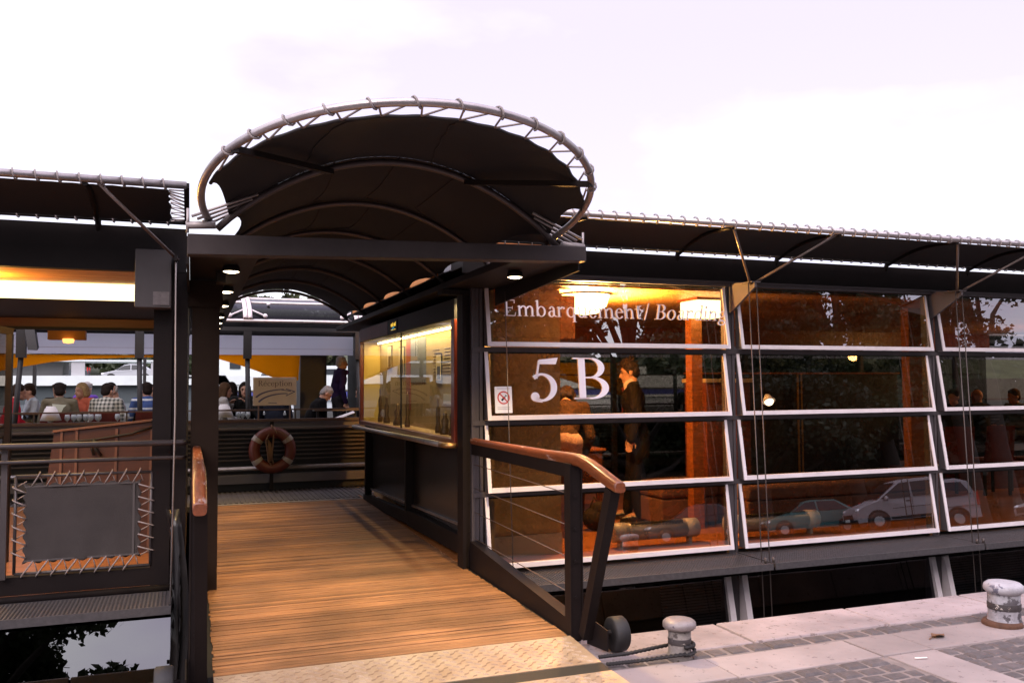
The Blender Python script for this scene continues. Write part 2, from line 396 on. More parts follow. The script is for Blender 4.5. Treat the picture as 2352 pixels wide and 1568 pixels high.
b = MB(); b.lathe([(.122, -.02), (.124, .01), (.112, .028)], (5.04, 4.29, 0), n=30); b.build('rusty_foot', RUST, t2)
# twisted cable looped round the first bollard
t = thing('mooring_cable', 'dark twisted steel cable looped round the small grey bollard', 'mooring rope', (2.2, 4.5, 0))
def twist(b, pts, rr, turns, n=5):
    pts = [V(p) for p in pts]
    for s_ in range(3):
        q = []
        for i, p in enumerate(pts):
            d = (pts[min(i+1, len(pts)-1)]-pts[max(i-1, 0)]).normalized(); a = d.orthogonal().normalized(); c = d.cross(a)
            up = V((0, 0, 1)); sd = d.cross(up).normalized() if abs(d.z) < .95 else a; uu = sd.cross(d)
            an = turns*i/len(pts)*2*math.pi+s_*2.094
            q.append(p+(sd*math.cos(an)+uu*math.sin(an))*rr*.55)
        b.tube(q, rr*.62, n)
def sampled(pts, k):
    pts = [V(p) for p in pts]; out = []
    for i in range(len(pts)-1):
        for j in range(k): out.append(pts[i].lerp(pts[i+1], j/k))
    return out+[pts[-1]]
cab = mat('tarred cable', (.014, .011, .011), .7, 0, .3, 40, .2, 120)
arc_ = [(2.70+.085*math.cos(a), 4.47+.085*math.sin(a), .045+.012*math.sin(a)) for a in [R(100-k*20) for k in range(0, 11)]]
pts = sampled([(2.215, 4.55, .03), (2.4, 4.548, .03), (2.685, 4.555, .05)], 10)+arc_+sampled([(2.685, 4.385, .04), (2.4, 4.43, .022), (2.215, 4.45, .02)], 10)
b = MB(); twist(b, pts, .012, 18); b.build('cable', cab, t)
b = MB(); twist(b, [(2.70+.08*math.cos(R(a)), 4.47+.08*math.sin(R(a)), .075) for a in range(-100, 105, 12)], .012, 7); b.build('second_turn', cab, t)

# ================================================================== the gangway
DZ = .05
t = thing('gangway', 'teak boarded gangway with varnished handrails leading from the quay into the boat', 'gangway', (1.17, 7, 0))
b = MB(); y = 4.95
while y < 11.78:
    wd = random.uniform(.056, .066); x0 = .135+random.uniform(-.008, .006); x1 = 2.195+random.uniform(-.012, .008)
    z = DZ+random.uniform(-.0025, .0015); g = random.choice((.004, .006, .008, .012))
    b.box(x0, y, z-.03, x1, y+wd-g, z); y += wd
b.build('deck_boards', TEAK, t)
b = MB(); b.box(.10, 4.96, -.16, 2.24, 11.78, DZ-.007); b.build('deck_underframe', BLACK, t)
# ramp plates with raised lozenges
def plate(y0, z0, y1, z1, xa, xb):
    b = MB(); b.hexa([(xa, y1, z1-.008), (xb, y1, z1-.008), (xb, y0, z0-.008), (xa, y0, z0-.008)], [(xa, y1, z1), (xb, y1, z1), (xb, y0, z0), (xa, y0, z0)])
    sl = (z0-z1)/(y0-y1); i = 0; y = y1+.03
    while y < y0-.03:
        j = 0; x = xa+.03+(.026 if i % 2 else 0)
        while x < xb-.04:
            fl = 1 if (i+j) % 2 else -1
            for q in range(3):
                c = V((x+(q-1)*.010, y+(q-1)*.004*fl, 0)); a = .013; wd = .0026; d = V((.62, .78*fl, 0)); n_ = V((-d.y, d.x, 0))
                e = [c-d*a, c-n_*wd, c+d*a, c+n_*wd]
                zz = lambda p: z1+sl*(p.y-y1)
                b.add([(p.x, p.y, zz(p)+.0002) for p in e]+[(c.x-d.x*a*.4, c.y-d.y*a*.4, zz(c)+.005), (c.x+d.x*a*.4, c.y+d.y*a*.4, zz(c)+.005)],
                      [(0, 1, 4), (1, 2, 5), (1, 5, 4), (2, 3, 5), (3, 0, 4), (3, 4, 5)])
            x += .062; j += 1
        y += .036; i += 1
    return b
plate(4.93, .052, 4.50, .020, .13, 2.205).build('tread_plate', PLATE, t, label='diamond pattern plate next to the boards')
b = MB(); b.hexa([(.13, 4.375, .001), (2.205, 4.375, .001), (2.205, 4.495, .008), (.13, 4.495, .008)], [(.13, 4.375, .011), (2.205, 4.375, .011), (2.205, 4.495, .017), (.13, 4.495, .017)]); b.build('hinge_strip', RUBBER, t)
plate(4.37, .013, 3.55, .006, .13, 2.205).build('tread_plate', PLATE, t, label='diamond pattern plate lying on the quay')
def side_rail(X, s):
    # stringer
    b = MB(); b.beam((X+.0*s, 4.97, .025), (X, 7.0, .165), .085, .23); b.build('stringer', STEEL, t)
    # post and leaning brace at the quay end
    b = MB(); b.box(X-.045, 4.925, .02, X-.038, 5.015, 1.10); b.box(X+.033, 4.925, .02, X+.040, 5.015, 1.10); b.box(X-.036, 4.935, .02, X+.031, 4.945, 1.10)
    for z in (.28, .50, .70, .90): b.lathe([(.011, 0), (.011, .008)], (X-.010, 4.925, z), (0, -1, 0), 8)
    po = b.build('rail_post', STEEL, t)
    b = MB(); b.beam((X+.02, 4.86, .06), (X+.005, 4.44, 1.0), .060, .075, (0, 1, 0)); b.build('rail_brace', STEEL, t)
    # under-rail and varnished handrail
    b = MB(); b.beam((X, 4.97, 1.06), (X, 7.0, 1.055), .05, .10); b.build('rail_beam', STEEL, t)
    P = []
    path = [(7.02, 1.128, .055), (6.2, 1.132, .06), (5.4, 1.138, .066), (5.02, 1.145, .072), (4.86, 1.143, .074), (4.72, 1.122, .076), (4.58, 1.088, .076), (4.45, 1.055, .072), (4.36, 1.035, .066), (4.335, 1.03, .056)]
    for (y, z, h) in path:
        wd = .030+.010*(h-.055)/.035
        row = []
        for k in range(16):
            a = 2*math.pi*k/16; c, s_ = math.cos(a), math.sin(a)
            row.append((X+wd*math.copysign(abs(c)**.55, c), y, z-h*.25+h*.5*math.copysign(abs(s_)**.6, s_)))
        P.append(row+[row[0]])
    b = MB(); b.grid(P); nn = len(P[0])
    b.f.append(list(range(len(b.v)-nn, len(b.v)-1))); b.mi.append(0); b.sm.append(False)
    b.build('handrail', VARN, t)
    for z in (.28, .50, .70, .90):
        b = MB(); b.tube([(X, 4.95, z), (X, 7.0, z+.02)], .0035, 6); b.build('rail_wire', mat('dull rail wire', (.17, .115, .085), .5, .3), t)
    b = MB(); xx = X+.155*s
    b.lathe([(.055, -.046), (.092, -.046), (.101, -.037), (.101, .037), (.092, .046), (.055, .046)], (xx, 4.70, .103), (1, 0, 0), 30); wh = b.build('wheel', RUBBER, t)
    b = MB(); b.lathe([(.02, -.075), (.02, .075)], (xx, 4.70, .112), (1, 0, 0), 12); b.build('axle', STEEL, wh)
    b = MB(); b.hexa([(X+.05*s, 4.62, .03), (X+.058*s, 4.62, .03), (X+.058*s, 4.90, .0), (X+.05*s, 4.90, .0)], [(X+.05*s, 4.62, .15), (X+.058*s, 4.62, .15), (X+.058*s, 4.90, .17), (X+.05*s, 4.90, .17)]); b.build('wheel_plate', STEEL, t)
side_rail(2.255, 1); side_rail(.045, -1)
b = MB(); b.beam((2.27, 7.05, .19), (2.24, 9.2, .16), .07, .16); b.beam((2.24, 9.2, .16), (2.24, 11.75, .05), .07, .13); b.build('inner_stringer', STEEL, t)

# ================================================================== the arched canopy over the gangway
t = thing('arched_canopy', 'dark arched canvas canopy with a bowed steel hoop over the gangway', 'canopy', (1.2, 5.2, 2.45))
XC = 1.2
def arch(y, s, off=0.):                        # s 0..1 across, one circular-ish arch
    u_ = 2*s-1
    return V((XC+1.07*u_, y, 2.50+(.475+off)*(1-abs(u_)**2.0)**.92+off*.3))
ribs = [5.22, 6.5, 7.8, 9.1, 10.4, 11.7, 13.0]
for y in ribs:
    b = MB(); b.tube([arch(y, k/32) for k in range(33)], .021, 9); b.build('arch_rib', mat('brown tube', (.105, .080, .076), .45, .3, .3, 6, .05, 80), t)
P = []                                          # the canvas over the ribs, its edges scalloped between them
for i in range(len(ribs)-1):
    for q in range(9 if i == len(ribs)-2 else 8):
        v = q/8; y = ribs[i]+(ribs[i+1]-ribs[i])*v
        e = .03+.045*math.sin(math.pi*v)**.8
        sag = -.035*math.sin(math.pi*v)
        P.append([arch(y, e+(1-2*e)*k/40, .028+sag) for k in range(41)])
b = MB(); b.grid(P); b.build('canvas', CANVAS, t)
for k0 in (12, 20, 28):
    b = MB(); b.tube([P[q][min(39, k0+(q//8) % 2*2)]-V((0, 0, .004)) for q in range(len(P))], .004, 5); b.build('canvas_seam', mat('canvas seam', (.028, .020, .018), .9), t)
AL = R(15)
def hoop(a):                                    # a in degrees, 0 right .. 180 left
    r_ = R(a); s_ = 1.10*math.sin(r_)
    return V((1.147+1.11*math.cos(r_), 4.91-s_*math.cos(AL), 2.63+s_*math.sin(AL)))
hp = [hoop(-14+k*211/60) for k in range(61)]
b = MB(); b.tube(hp, .021, 12); b.build('hoop', PIPE, t)
ntie = 14; edge = []
def mem_edge(s):                                # front edge of the canvas, inside the hoop
    a = 166-152*s; H = hoop(a); A = arch(5.22, s, .028)
    d = (A-H).normalized(); gap = .085+.20*math.sin(R(max(0, min(180, a))))**1.5+.010*math.cos(s*ntie*2*math.pi)
    return H+d*gap
P = []
ns = 96
for q in range(11):
    v = q/10; row = []
    for k in range(ns+1):
        s = k/ns; A = arch(5.22, .03+.94*s, .028); E = mem_edge(s); p = A.lerp(E, v); p.z += .07*math.sin(math.pi*v)
        row.append(p)
    P.append(row)
b = MB(); b.grid(P); b.build('front_canvas', CANVAS, t)
SEAM = mat('canvas seam', (.028, .020, .018), .9)
for k0, k1 in ((20, 36), (58, 52)):
    b = MB(); b.tube([P[q][int(k0+(k1-k0)*q/10)]-V((0, 0, .004)) for q in range(11)], .0045, 5); b.build('canvas_seam', SEAM, t)
b = MB(); b.tube([mem_edge(k/ns) for k in range(ns+1)], .010, 6); b.build('canvas_hem', CANVAS, t)
for s, e in ((.30, 150), (.70, 27)):            # struts from the first rib to the hoop
    b = MB(); b.beam(arch(5.2, s, -.02), hoop(e)-V((0, 0, .02)), .045, .03); b.build('hoop_strut', STEELB, t)
for k in range(ntie):                           # rope ties: grommet - round the pipe - grommet
    s0 = (k+.5)/ntie; s1 = (k+1.5)/ntie
    if k == ntie-1: continue
    g0, g1 = mem_edge(s0), mem_edge(s1); sm = (k+1.15)/ntie
    a = 166-152*sm; H = hoop(a); T = (hoop(a-1)-hoop(a+1)).normalized(); n1 = (mem_edge(sm)-H); n1 = (n1-T*n1.dot(T)).normalized(); n2 = T.cross(n1)
    loop = [H+n1*.028*math.cos(q)+n2*.028*math.sin(q)+T*.06*(q/6.28-.5) for q in [j*6.28/10 for j in range(11)]]
    b = MB(); b.tube([g0, loop[0]]+loop[1:]+[g1], .006, 5); b.build('rope_tie', ROPE, t)
for X in (-.02, 2.42):                           # corner lashings and pegs
    b = MB(); s_ = -1 if X < 1 else 1
    q0 = arch(5.22, .06 if X < 1 else .94, .03)
    for k in range(4): b.tube([q0+V((.03*k*-s_, -.05*k+.05, .02*k)), V((X-.10*s_+.03*k*s_, 5.2-.02*k, 2.52+.01*k))], .009, 5)
    b.tube([(X-.14*s_, 5.18, 2.515), (X+.02*s_, 5.18, 2.505)], .022, 8); b.tube([(X+.01*s_, 5.17, 2.46), (X+.01*s_, 5.17, 2.60)], .008, 6)
    b.build('corner_lashing', WIRE, t)
b = MB(); b.hexa([(-.03, 5.14, 2.335), (2.44, 5.14, 2.405), (2.44, 5.26, 2.405), (-.03, 5.26, 2.335)], [(-.03, 5.14, 2.452), (2.44, 5.14, 2.503), (2.44, 5.26, 2.503), (-.03, 5.26, 2.452)])
b.build('front_beam', mat('scuffed beam paint', (.050, .039, .038), .5, 0, .3, 4, .06, 60, spec=.2, chips=((.36, .30, .29), 6.5, .71)), t, bevel=.004)
def side_box(xa, xb, z0, z1, name):
    b = MB(); b.hexa([(xa, 5.27, z0+.02), (xb, 5.27, z0+.02), (xb, 13.0, z0), (xa, 13.0, z0)], [(xa, 5.27, z1), (xb, 5.27, z1), (xb, 13.0, z1-.02), (xa, 13.0, z1-.02)])
    return b.build(name, STEELB, t, bevel=.006)
side_box(-.02, .40, 2.40, 2.475, 'side_soffit')
side_box(2.02, 2.44, 2.40, 2.475, 'side_soffit')
b = MB(); b.box(-.035, 5.28, 2.30, -.022, 13.0, 2.46); b.build('side_fascia', STEELB, t)
b = MB(); b.hexa([(2.443, 5.28, 2.36), (2.456, 5.28, 2.36), (2.456, 6.98, 2.27), (2.443, 6.98, 2.27)], [(2.443, 5.28, 2.49), (2.456, 5.28, 2.49), (2.456, 6.98, 2.47), (2.443, 6.98, 2.47)]); b.build('side_fascia', STEELB, t)
LENS = emis('warm lamp lens', (1, .80, .52), 14.)
def downlight(x, y, power, spot=100, z=2.40):
    b = MB(); b.lathe([(.058, 0), (.060, .008), (.054, .035), (.05, .04)], (x, y, z-.03), n=20); d = b.build('downlight', STEELB, t)
    b = MB(); b.lathe([(.001, -.012), (.032, -.008), (.052, .0)], (x, y, z-.0305), n=20); b.build('lens', LENS, d)
    la = bpy.data.lights.new('downlight_lamp', 'SPOT'); la.energy = power; la.color = (1, .69, .30); la.spot_size = R(spot); la.spot_blend = .9; la.shadow_soft_size = .04
    o = bpy.data.objects.new('downlight_lamp', la); COL.objects.link(o); o.parent = d; o.location = V((x, y, z-.07))-org(d)
for x, y in ((.245, 6.13), (.265, 7.49), (.28, 8.83), (.29, 10.3), (.30, 11.3), (.31, 12.4)): downlight(x, y, 160 if y < 12 else 60, 66)
for x, y in ((2.19, 5.82), (2.23, 7.20)): downlight(x, y, 300 if y < 6 else 80, 120)
# little lamp brackets along the left soffit
for y in (6.4, 7.8, 9.1, 10.6):
    b = MB(); b.box(.16, y, 2.33, .22, y+.20, 2.40); b.build('cable_box', STEEL, t)
# posts of the portal
b = MB(); b.box(.0, 7.0, -.6, .022, 7.16, 2.33); b.box(.022, 7.0, -.6, .20, 7.02, 2.33); b.box(.022, 7.14, -.6, .20, 7.16, 2.33)
b.box(-.03, 6.98, 2.2, .22, 7.17, 2.40); b.build('portal_post', mat('brown post paint', (.021, .0125, .0085), .6, 0, .25, 4, .05, 80, spec=.1), t)
b = MB(); b.box(2.155, 7.0, -.1, 2.185, 7.16, 2.36); b.box(2.185, 7.03, -.1, 2.36, 7.05, 2.36)
for z in (.35, .6, .85, 1.25, 1.5): b.lathe([(.010, 0), (.010, .008)], (2.22, 7.03, z), (0, -1, 0), 8)
b.build('portal_post', STEEL, t)
b = MB(); b.box(1.98, 7.02, 2.36, 2.40, 7.15, 2.40); b.build('portal_head', STEELB, t)
# ================================================================== lettering: a small serif alphabet drawn as strokes
class Glyphs:
    def __init__(s, sl=0.): s.q = []; s.sl = sl
    def quad(s, a, b, c, d, ox): s.q.append([(ox+p[0]+s.sl*p[1], p[1]) for p in (a, b, c, d)])
    def bar(s, x0, y0, x1, y1, ox): s.quad((x0, y0), (x1, y0), (x1, y1), (x0, y1), ox)
    def line(s, x0, y0, x1, y1, wd, ox):
        dx, dy = x1-x0, y1-y0; l = math.hypot(dx, dy); nx, ny = -dy/l*wd/2, dx/l*wd/2
        s.quad((x0-nx, y0-ny), (x1-nx, y1-ny), (x1+nx, y1+ny), (x0+nx, y0+ny), ox)
    def arc(s, cx, cy, rx, ry, a0, a1, th, tn, ox, k=22):
        pr_ = None
        for i in range(k+1):
            a = R(a0+(a1-a0)*i/k); c, n = math.cos(a), math.sin(a); wd = tn+(th-tn)*abs(c)**1.3
            o = (cx+rx*c, cy+ry*n); i_ = (cx+(rx-wd)*c, cy+(ry-min(wd, ry*.9)*(tn/wd if abs(n) > .999 else 1)*1.0)*n)
            if pr_: s.quad(pr_[0], o, i_, pr_[1], ox)
            pr_ = (o, i_)
    def stem(s, x, y0, y1, ox, wd=.085, foot=1, head=1):
        s.bar(x, y0, x+wd, y1, ox)
        if foot: s.bar(x-.055, y0, x+wd+.055, y0+.025, ox)
        if head: s.quad((x-.06, y1-.045), (x+.01, y1-.06), (x+.01, y1), (x-.0, y1), ox)
    def put(s, ch, ox):
        T, t, X = .088, .028, .46
        acc = ch == 'é'
        if acc: ch = 'e'
        if ch == ' ': return .22
        if ch == '/': s.line(.0, -.04, .26, .74, .045, ox); return .32
        if ch == 'E':
            s.stem(.07, 0, .70, ox, .095, 1, 0); s.bar(.0, .675, .5, .70, ox); s.bar(.0, 0, .52, .026, ox); s.bar(.15, .345, .40, .37, ox)
            s.bar(.475, .56, .5, .70, ox); s.quad((.495, 0), (.52, 0), (.55, .16), (.53, .16), ox); s.bar(.385, .29, .405, .42, ox); return .60
        if ch == 'm':
            s.stem(.05, 0, X, ox); s.stem(.35, 0, X-.14, ox, head=0); s.stem(.65, 0, X-.14, ox, head=0)
            s.arc(.27, X-.15, .165, .155, 0, 165, T, t+.02, ox, 14); s.arc(.57, X-.15, .165, .155, 0, 165, T, t+.02, ox, 14); return .82
        if ch == 'n':
            s.stem(.05, 0, X, ox); s.stem(.35, 0, X-.14, ox, head=0); s.arc(.27, X-.15, .165, .155, 0, 165, T, t+.02, ox, 14); return .52
        if ch == 'u':
            s.stem(.05, .14, X, ox, foot=0); s.stem(.35, 0, X, ox); s.arc(.215, .15, .165, .16, 180, 330, T, t+.02, ox, 14); return .52
        if ch == 'b': s.stem(.05, .02, .72, ox, foot=0); s.arc(.27, .225, .21, .235, -165, 150, T, t, ox); return .53
        if ch == 'p': s.stem(.05, -.22, X, ox); s.arc(.27, .225, .21, .235, -165, 150, T, t, ox); return .53
        if ch == 'd': s.stem(.36, 0, .72, ox); s.arc(.24, .225, .21, .235, 20, 345, T, t, ox); return .52
        if ch == 'q': s.stem(.36, -.22, X-.02, ox, head=0); s.arc(.24, .225, .21, .235, 20, 345, T, t, ox); return .52
        if ch == 'o': s.arc(.25, .225, .225, .24, 0, 360, T, t, ox, 30); return .52
        if ch == 'e':
            s.arc(.23, .225, .205, .24, 15, 325, T, t, ox, 28); s.bar(.06, .26, .425, .288, ox)
            if acc: s.line(.20, .53, .33, .66, .05, ox)
            return .46
        if ch == 'c': s.arc(.23, .225, .205, .24, 45, 318, T, t, ox, 26); s.arc(.36, .365, .05, .05, 0, 360, .05, .05, ox, 10); return .43
        if ch == 'a':
            s.bar(.27, .05, .355, .33, ox); s.arc(.215, .315, .14, .15, 0, 160, T, t+.01, ox, 14); s.arc(.20, .13, .155, .14, 60, 330, T, t, ox, 20); s.line(.33, .06, .43, .015, .045, ox); return .44
        if ch == 'r': s.stem(.05, 0, X, ox); s.arc(.26, X-.14, .14, .145, 60, 165, T, t+.03, ox, 10); s.arc(.335, X-.06, .05, .05, 0, 360, .05, .05, ox, 10); return .40
        if ch == 't': s.bar(.10, .1, .185, .60, ox); s.bar(.01, X-.03, .30, X, ox); s.arc(.21, .11, .11, .115, 180, 310, T, t+.01, ox, 12); return .33
        if ch == 'i': s.stem(.06, 0, X, ox); s.arc(.10, .62, .058, .058, 0, 360, .058, .058, ox, 12); return .24
        if ch == 'g':
            s.arc(.21, .315, .155, .15, 0, 360, T*.85, t, ox, 24); s.arc(.22, -.10, .195, .12, 0, 360, T*.7, t+.015, ox, 24); s.line(.12, .19, .10, .05, .05, ox); s.line(.10, .045, .34, .0, .06, ox); s.line(.32, .42, .43, .46, .045, ox); return .45
        if ch in 'BR':
            s.stem(.08, 0, .70, ox, .10, 1, 0); s.bar(.0, .676, .3, .70, ox)
            s.arc(.27, .525, .21, .175, -90, 90, T*1.1, t, ox, 20); s.bar(.18, .35, .28, .374, ox); s.bar(.18, .676, .28, .70, ox)
            if ch == 'B': s.arc(.29, .187, .245, .187, -90, 90, T*1.2, t, ox, 22); s.bar(.0, 0, .30, .026, ox); return .57
            s.quad((.25, .36), (.34, .36), (.60, 0), (.49, 0), ox); s.bar(.49, 0, .65, .024, ox); return .62
        if ch == '5':
            s.quad((.17, .60), (.46, .60), (.50, .71), (.16, .675), ox); s.line(.165, .66, .11, .36, .035, ox)
            s.arc(.20, .215, .265, .235, -120, 128, T*1.25, .035, ox, 30); s.arc(.075, .06, .075, .075, 0, 360, .075, .075, ox, 16); s.line(.08, .005, .20, -.01, .05, ox); return .52
        return .3
    def text(s, str_, ox=0, track=.0):
        for ch in str_: ox += s.put(ch, ox)+track
        return ox
def lettering(g, name, parent, o, ux, uy, scale, m_, nrm, th=.002):
    b = MB(); o, ux, uy, nrm = V(o), V(ux)*scale, V(uy)*scale, V(nrm)*th
    for q in g.q: b.prism(q, o, ux, uy, nrm)
    return b.build(name, m_, parent)

# ================================================================== awnings (one thing each)
def awning(label, x0, x1, ribs_x, struts, endcap=None):
    t = thing('eaves_awning', label, 'awning', ((x0+x1)/2, 6.5, 2.85), 'laced canvas eaves awnings')
    YO, ZO, YI, ZI = 6.10, 2.932, 6.97, 2.835
    b = MB(); b.tube([(x0, YO, ZO), (x1, YO, ZO)], .026, 10)
    b.build('outer_rail', PIPE, t)
    b = MB(); b.tube([(x0, YI, ZI), (x1, YI, ZI)], .018, 8); b.build('inner_rail', BLACK, t)
    bow = lambda v: .055*math.sin(math.pi*v)
    nx = int((x1-x0)/.06); P = []; xa, xb = x0+(.10 if endcap == 'l' else .0), x1-(.10 if endcap == 'r' else 0)
    for q in range(13):
        v = q/12; row = []
        for k in range(nx+1):
            x = xa+(xb-xa)*k/nx; sc_ = .012*abs(math.sin(math.pi*x/.125))
            ya, yb = YO+.050+sc_, YI-.040-2.2*sc_
            if endcap == 'r': x = min(x, xb+.03*abs(math.sin(math.pi*v*5))-.03)
            y = ya+(yb-ya)*v; row.append((x, y, ZO+(ZI-ZO)*(y-YO)/(YI-YO)+bow(v)-.015))
        P.append(row)
    b = MB(); b.grid(P); b.build('canvas', CANVAS, t)
    b = MB(); b2_ = MB(); x = x0+.06
    while x < x1-.05:
        lp = [(x+.035*(j/8)-.01, YO+.036*math.cos(6.28*j/8+.6), ZO+.036*math.sin(6.28*j/8+.6)) for j in range(9)]
        b.tube([(x-.05, YO+.055, ZO-.005)]+lp+[(x+.075, YO+.055, ZO-.005)], .006, 4)
        lp2 = [(x+.03*(j/6)-.01, YI+.028*math.cos(6.28*j/6), ZI+.028*math.sin(6.28*j/6)) for j in range(7)]
        b2_.tube([(x-.05, YI-.06, ZI+.01)]+lp2+[(x+.07, YI-.06, ZI+.01)], .005, 4)
        x += .125
    if endcap == 'r':
        for k in range(9):
            y = YO+.08+k*.085; z = ZO+(ZI-ZO)*(y-YO)/(YI-YO)
            b.tube([(x1-.11, y, z+bow(k/8)*.8-.01), (x1, y+.04, z-.004), (x1-.11, y+.085, z+bow(min(1, (k+1)/8))*.8-.01)], .005, 4)
    b.build('rope_lacing', ROPE, t); b2_.build('rope_lacing', ROPE, t)
    if endcap == 'r':
        b = MB(); b.beam((x1, YO, ZO), (x1, YI, ZI), .035, .035); b.build('end_bar', STEELB, t)
    for x in ribs_x:
        b = MB(); b.tube([(x, YO+(YI-YO)*k/10, ZO+(ZI-ZO)*k/10+bow(k/10)-.030) for k in range(11)], .018, 7); b.tube([(x, YI, ZI+.01), (x, YI+.04, ZI-.09)], .022, 7); b.build('awning_rib', STEELB, t)
    for xf, xt in struts:
        b = MB(); b.tube([(xf, 6.62, 2.50), (xt, YO+.01, ZO-.02)], .012, 7); b.build('awning_strut', mat('pale strut', (.20, .155, .14), .4, .5, .3, 9), t)
    return t
MU = [2.28, 4.82, 7.315, 9.815, 12.315]
awning('long dark laced awning along the eaves of the glazed hall right of the canopy', 2.46, 13.6, [2.9, 4.26, 5.38, 6.75, 7.87, 9.25, 10.37, 11.75, 12.9],
       [(4.80, 4.27), (4.82, 5.36), (7.30, 6.77), (7.32, 7.85), (9.80, 9.27), (9.82, 10.35), (12.3, 11.77), (12.32, 12.85)])
awning('short dark laced awning with an open laced end over the left deck', -6.0, -.045, [-.66, -1.75, -3.1, -4.2], [(-.10, -.58), (-2.6, -2.07), (-2.6, -3.13)], 'r')

# ================================================================== the glazed hall on the right
H = thing('glazed_hall', 'long glazed boat hall with silver framed tilted panes beside the gangway', 'boat building', (7, 9.5, 0))
b = MB(); b.box(2.16, 6.99, 2.545, 14.0, 7.03, 2.79); b.box(2.16, 7.03, 2.60, 14.0, 12.5, 2.77); b.build('roof', STEELB, H)
b = MB(); b.box(2.30, 6.945, 2.512, 14, 6.988, 2.545); b.box(2.30, 6.925, 2.545, 14, 6.988, 2.560); b.build('head_frame', ALUD, H)
for k, x in enumerate(MU):
    b = MB(); b.box(x-.05, 6.985, -.12, x-.022, 7.06, 2.512); b.box(x-.018, 6.995, -.12, x+.018, 7.05, 2.512); b.box(x+.022, 6.985, -.12, x+.05, 7.06, 2.512); b.build('mullion', ALUD, H)
ZB = [.050, .685, 1.292, 1.918]; ZT = [.640, 1.247, 1.873, 2.505]
for z in (.665, 1.27, 1.895): 
    b = MB(); b.box(2.24, 6.975, z-.024, 13.9, 7.03, z+.018); b.build('transom', ALUD, H)
YB = 6.878
windows = {}
for k in range(4):
    xa, xb = MU[k]+.062, MU[k+1]-.062
    for r_ in range(4):
        z0, z1 = ZB[r_], ZT[r_]; b = MB(); f = .032
        yt = 6.985
        for (p, q) in ((xa, xa+f), (xb-f, xb)):
            b.hexa([(p, YB, z0), (q, YB, z0), (q, YB+.012, z0), (p, YB+.012, z0)], [(p, yt-.014, z1), (q, yt-.014, z1), (q, yt-.002, z1), (p, yt-.002, z1)])
            b.hexa([(p+.002, YB+.012, z0+.002), (q-.002, YB+.012, z0+.002), (q-.002, 6.988, z0+.002), (p+.002, 6.988, z0+.002)], [(p+.002, yt-.002, z1-.002), (q-.002, yt-.002, z1-.002), (q-.002, 6.991, z1-.002), (p+.002, 6.991, z1-.002)], 1)  # bar returns take the dark grey so their shade is in the colour
        b.box(xa+f, YB+.0015, z0, xb-f, YB+.06, z0+.038)
        b.hexa([(xa+f, YB+.06, z0), (xb-f, YB+.06, z0), (xb-f, 6.985, z0), (xa+f, 6.985, z0)], [(xa+f, YB+.06, z0+.03), (xb-f, YB+.06, z0+.03), (xb-f, 6.985, z0+.02), (xa+f, 6.985, z0+.02)])
        wv = b.build('window', [ALU, ALUD], H)
        b = MB(); j = random.uniform(-.004, .004); yb_ = 6.909+j
        b.add([(xa+f-.004, yb_, z0+.03), (xb-f+.004, yb_, z0+.03), (xb-f+.004, 6.967, z1), (xa+f-.004, 6.967, z1)], [(0, 1, 2, 3)]); b.build('pane', GLASS, wv)
        b = MB(); b.hexa([(xa+f, 6.968, z1-.014), (xb-f, 6.968, z1-.014), (xb-f, 6.985, z1-.014), (xa+f, 6.985, z1-.014)], [(xa+f, 6.966, z1), (xb-f, 6.966, z1), (xb-f, 6.985, z1), (xa+f, 6.985, z1)]); b.build('top_seal', BLACK, wv)
        windows[(k, r_)] = wv
def onpane(r_, x, z, off=.006):
    z0, z1 = ZB[r_]+.03, ZT[r_]; v = (z-z0)/(z1-z0); return V((x, 6.909+.058*v-off, z))
UP = V((0, .058, .6)).normalized(); UX = V((1, 0, 0)); NN = V((0, -1, .097)).normalized()
g = Glyphs(); e = g.text('Embarquement', 0, .025); e = g.text(' / ', e-.12, .02)
sc_ = (4.735-2.50); g2 = Glyphs(.22); e2 = g2.text('Boarding', 0, .022)
tot = e-.05+e2; k_ = sc_/tot
lettering(g, 'lettering', windows[(0, 3)], onpane(3, 2.505, 2.182), UX, UP, k_, WHITE, NN)
lettering(g2, 'lettering', windows[(0, 3)], onpane(3, 2.505+k_*(e-.05), 2.182), UX, UP, k_, WHITE, NN)
g = Glyphs(); g.put('5', 0); lettering(g, 'berth_number', windows[(0, 1+1)], onpane(2, 2.745, 1.455), UX*1.02, UP, .525, WHITE, NN)
g = Glyphs(); g.put('B', 0); lettering(g, 'berth_letter', windows[(0, 2)], onpane(2, 3.155, 1.462), UX*1.22, UP, .525, WHITE, NN)
# no smoking sticker
b = MB(); p0 = onpane(2, 2.415, 1.352); b.prism([(0, 0), (.155, 0), (.155, .225), (0, .225)], p0, UX, UP, NN*.002); st = b.build('no_smoking_sticker', mat('sticker paper', (.80, .77, .80), .6), windows[(0, 2)])
RED = mat('sign red', (.55, .03, .03), .5); GREY = mat('sign grey', (.35, .33, .36), .6)
g = Glyphs(); g.arc(.078, .130, .056, .056, 0, 360, .011, .011, 0, 32); g.line(.040, .168, .116, .092, .011, 0)
b = MB()
for q in g.q: b.prism(q, p0+NN*.0022, UX, UP, NN*.001)
for z in (.030, .045, .205): b.prism([(.02, z), (.135, z), (.135, z+.005), (.02, z+.005)], p0+NN*.0022, UX, UP, NN*.001, 1)
g = Glyphs(); g.line(.060, .106, .090, .136, .017, 0); g.line(.092, .145, .100, .155, .006, 0); g.line(.094, .138, .110, .150, .006, 0)
for q in g.q: b.prism(q, p0+NN*.0022, UX, UP, NN*.0008, 2)
sm = b.build('sticker_print', [RED, GREY, BLACK], windows[(0, 2)])
WIRED = mat('dull stay wire', (.07, .055, .05), .5, .3)
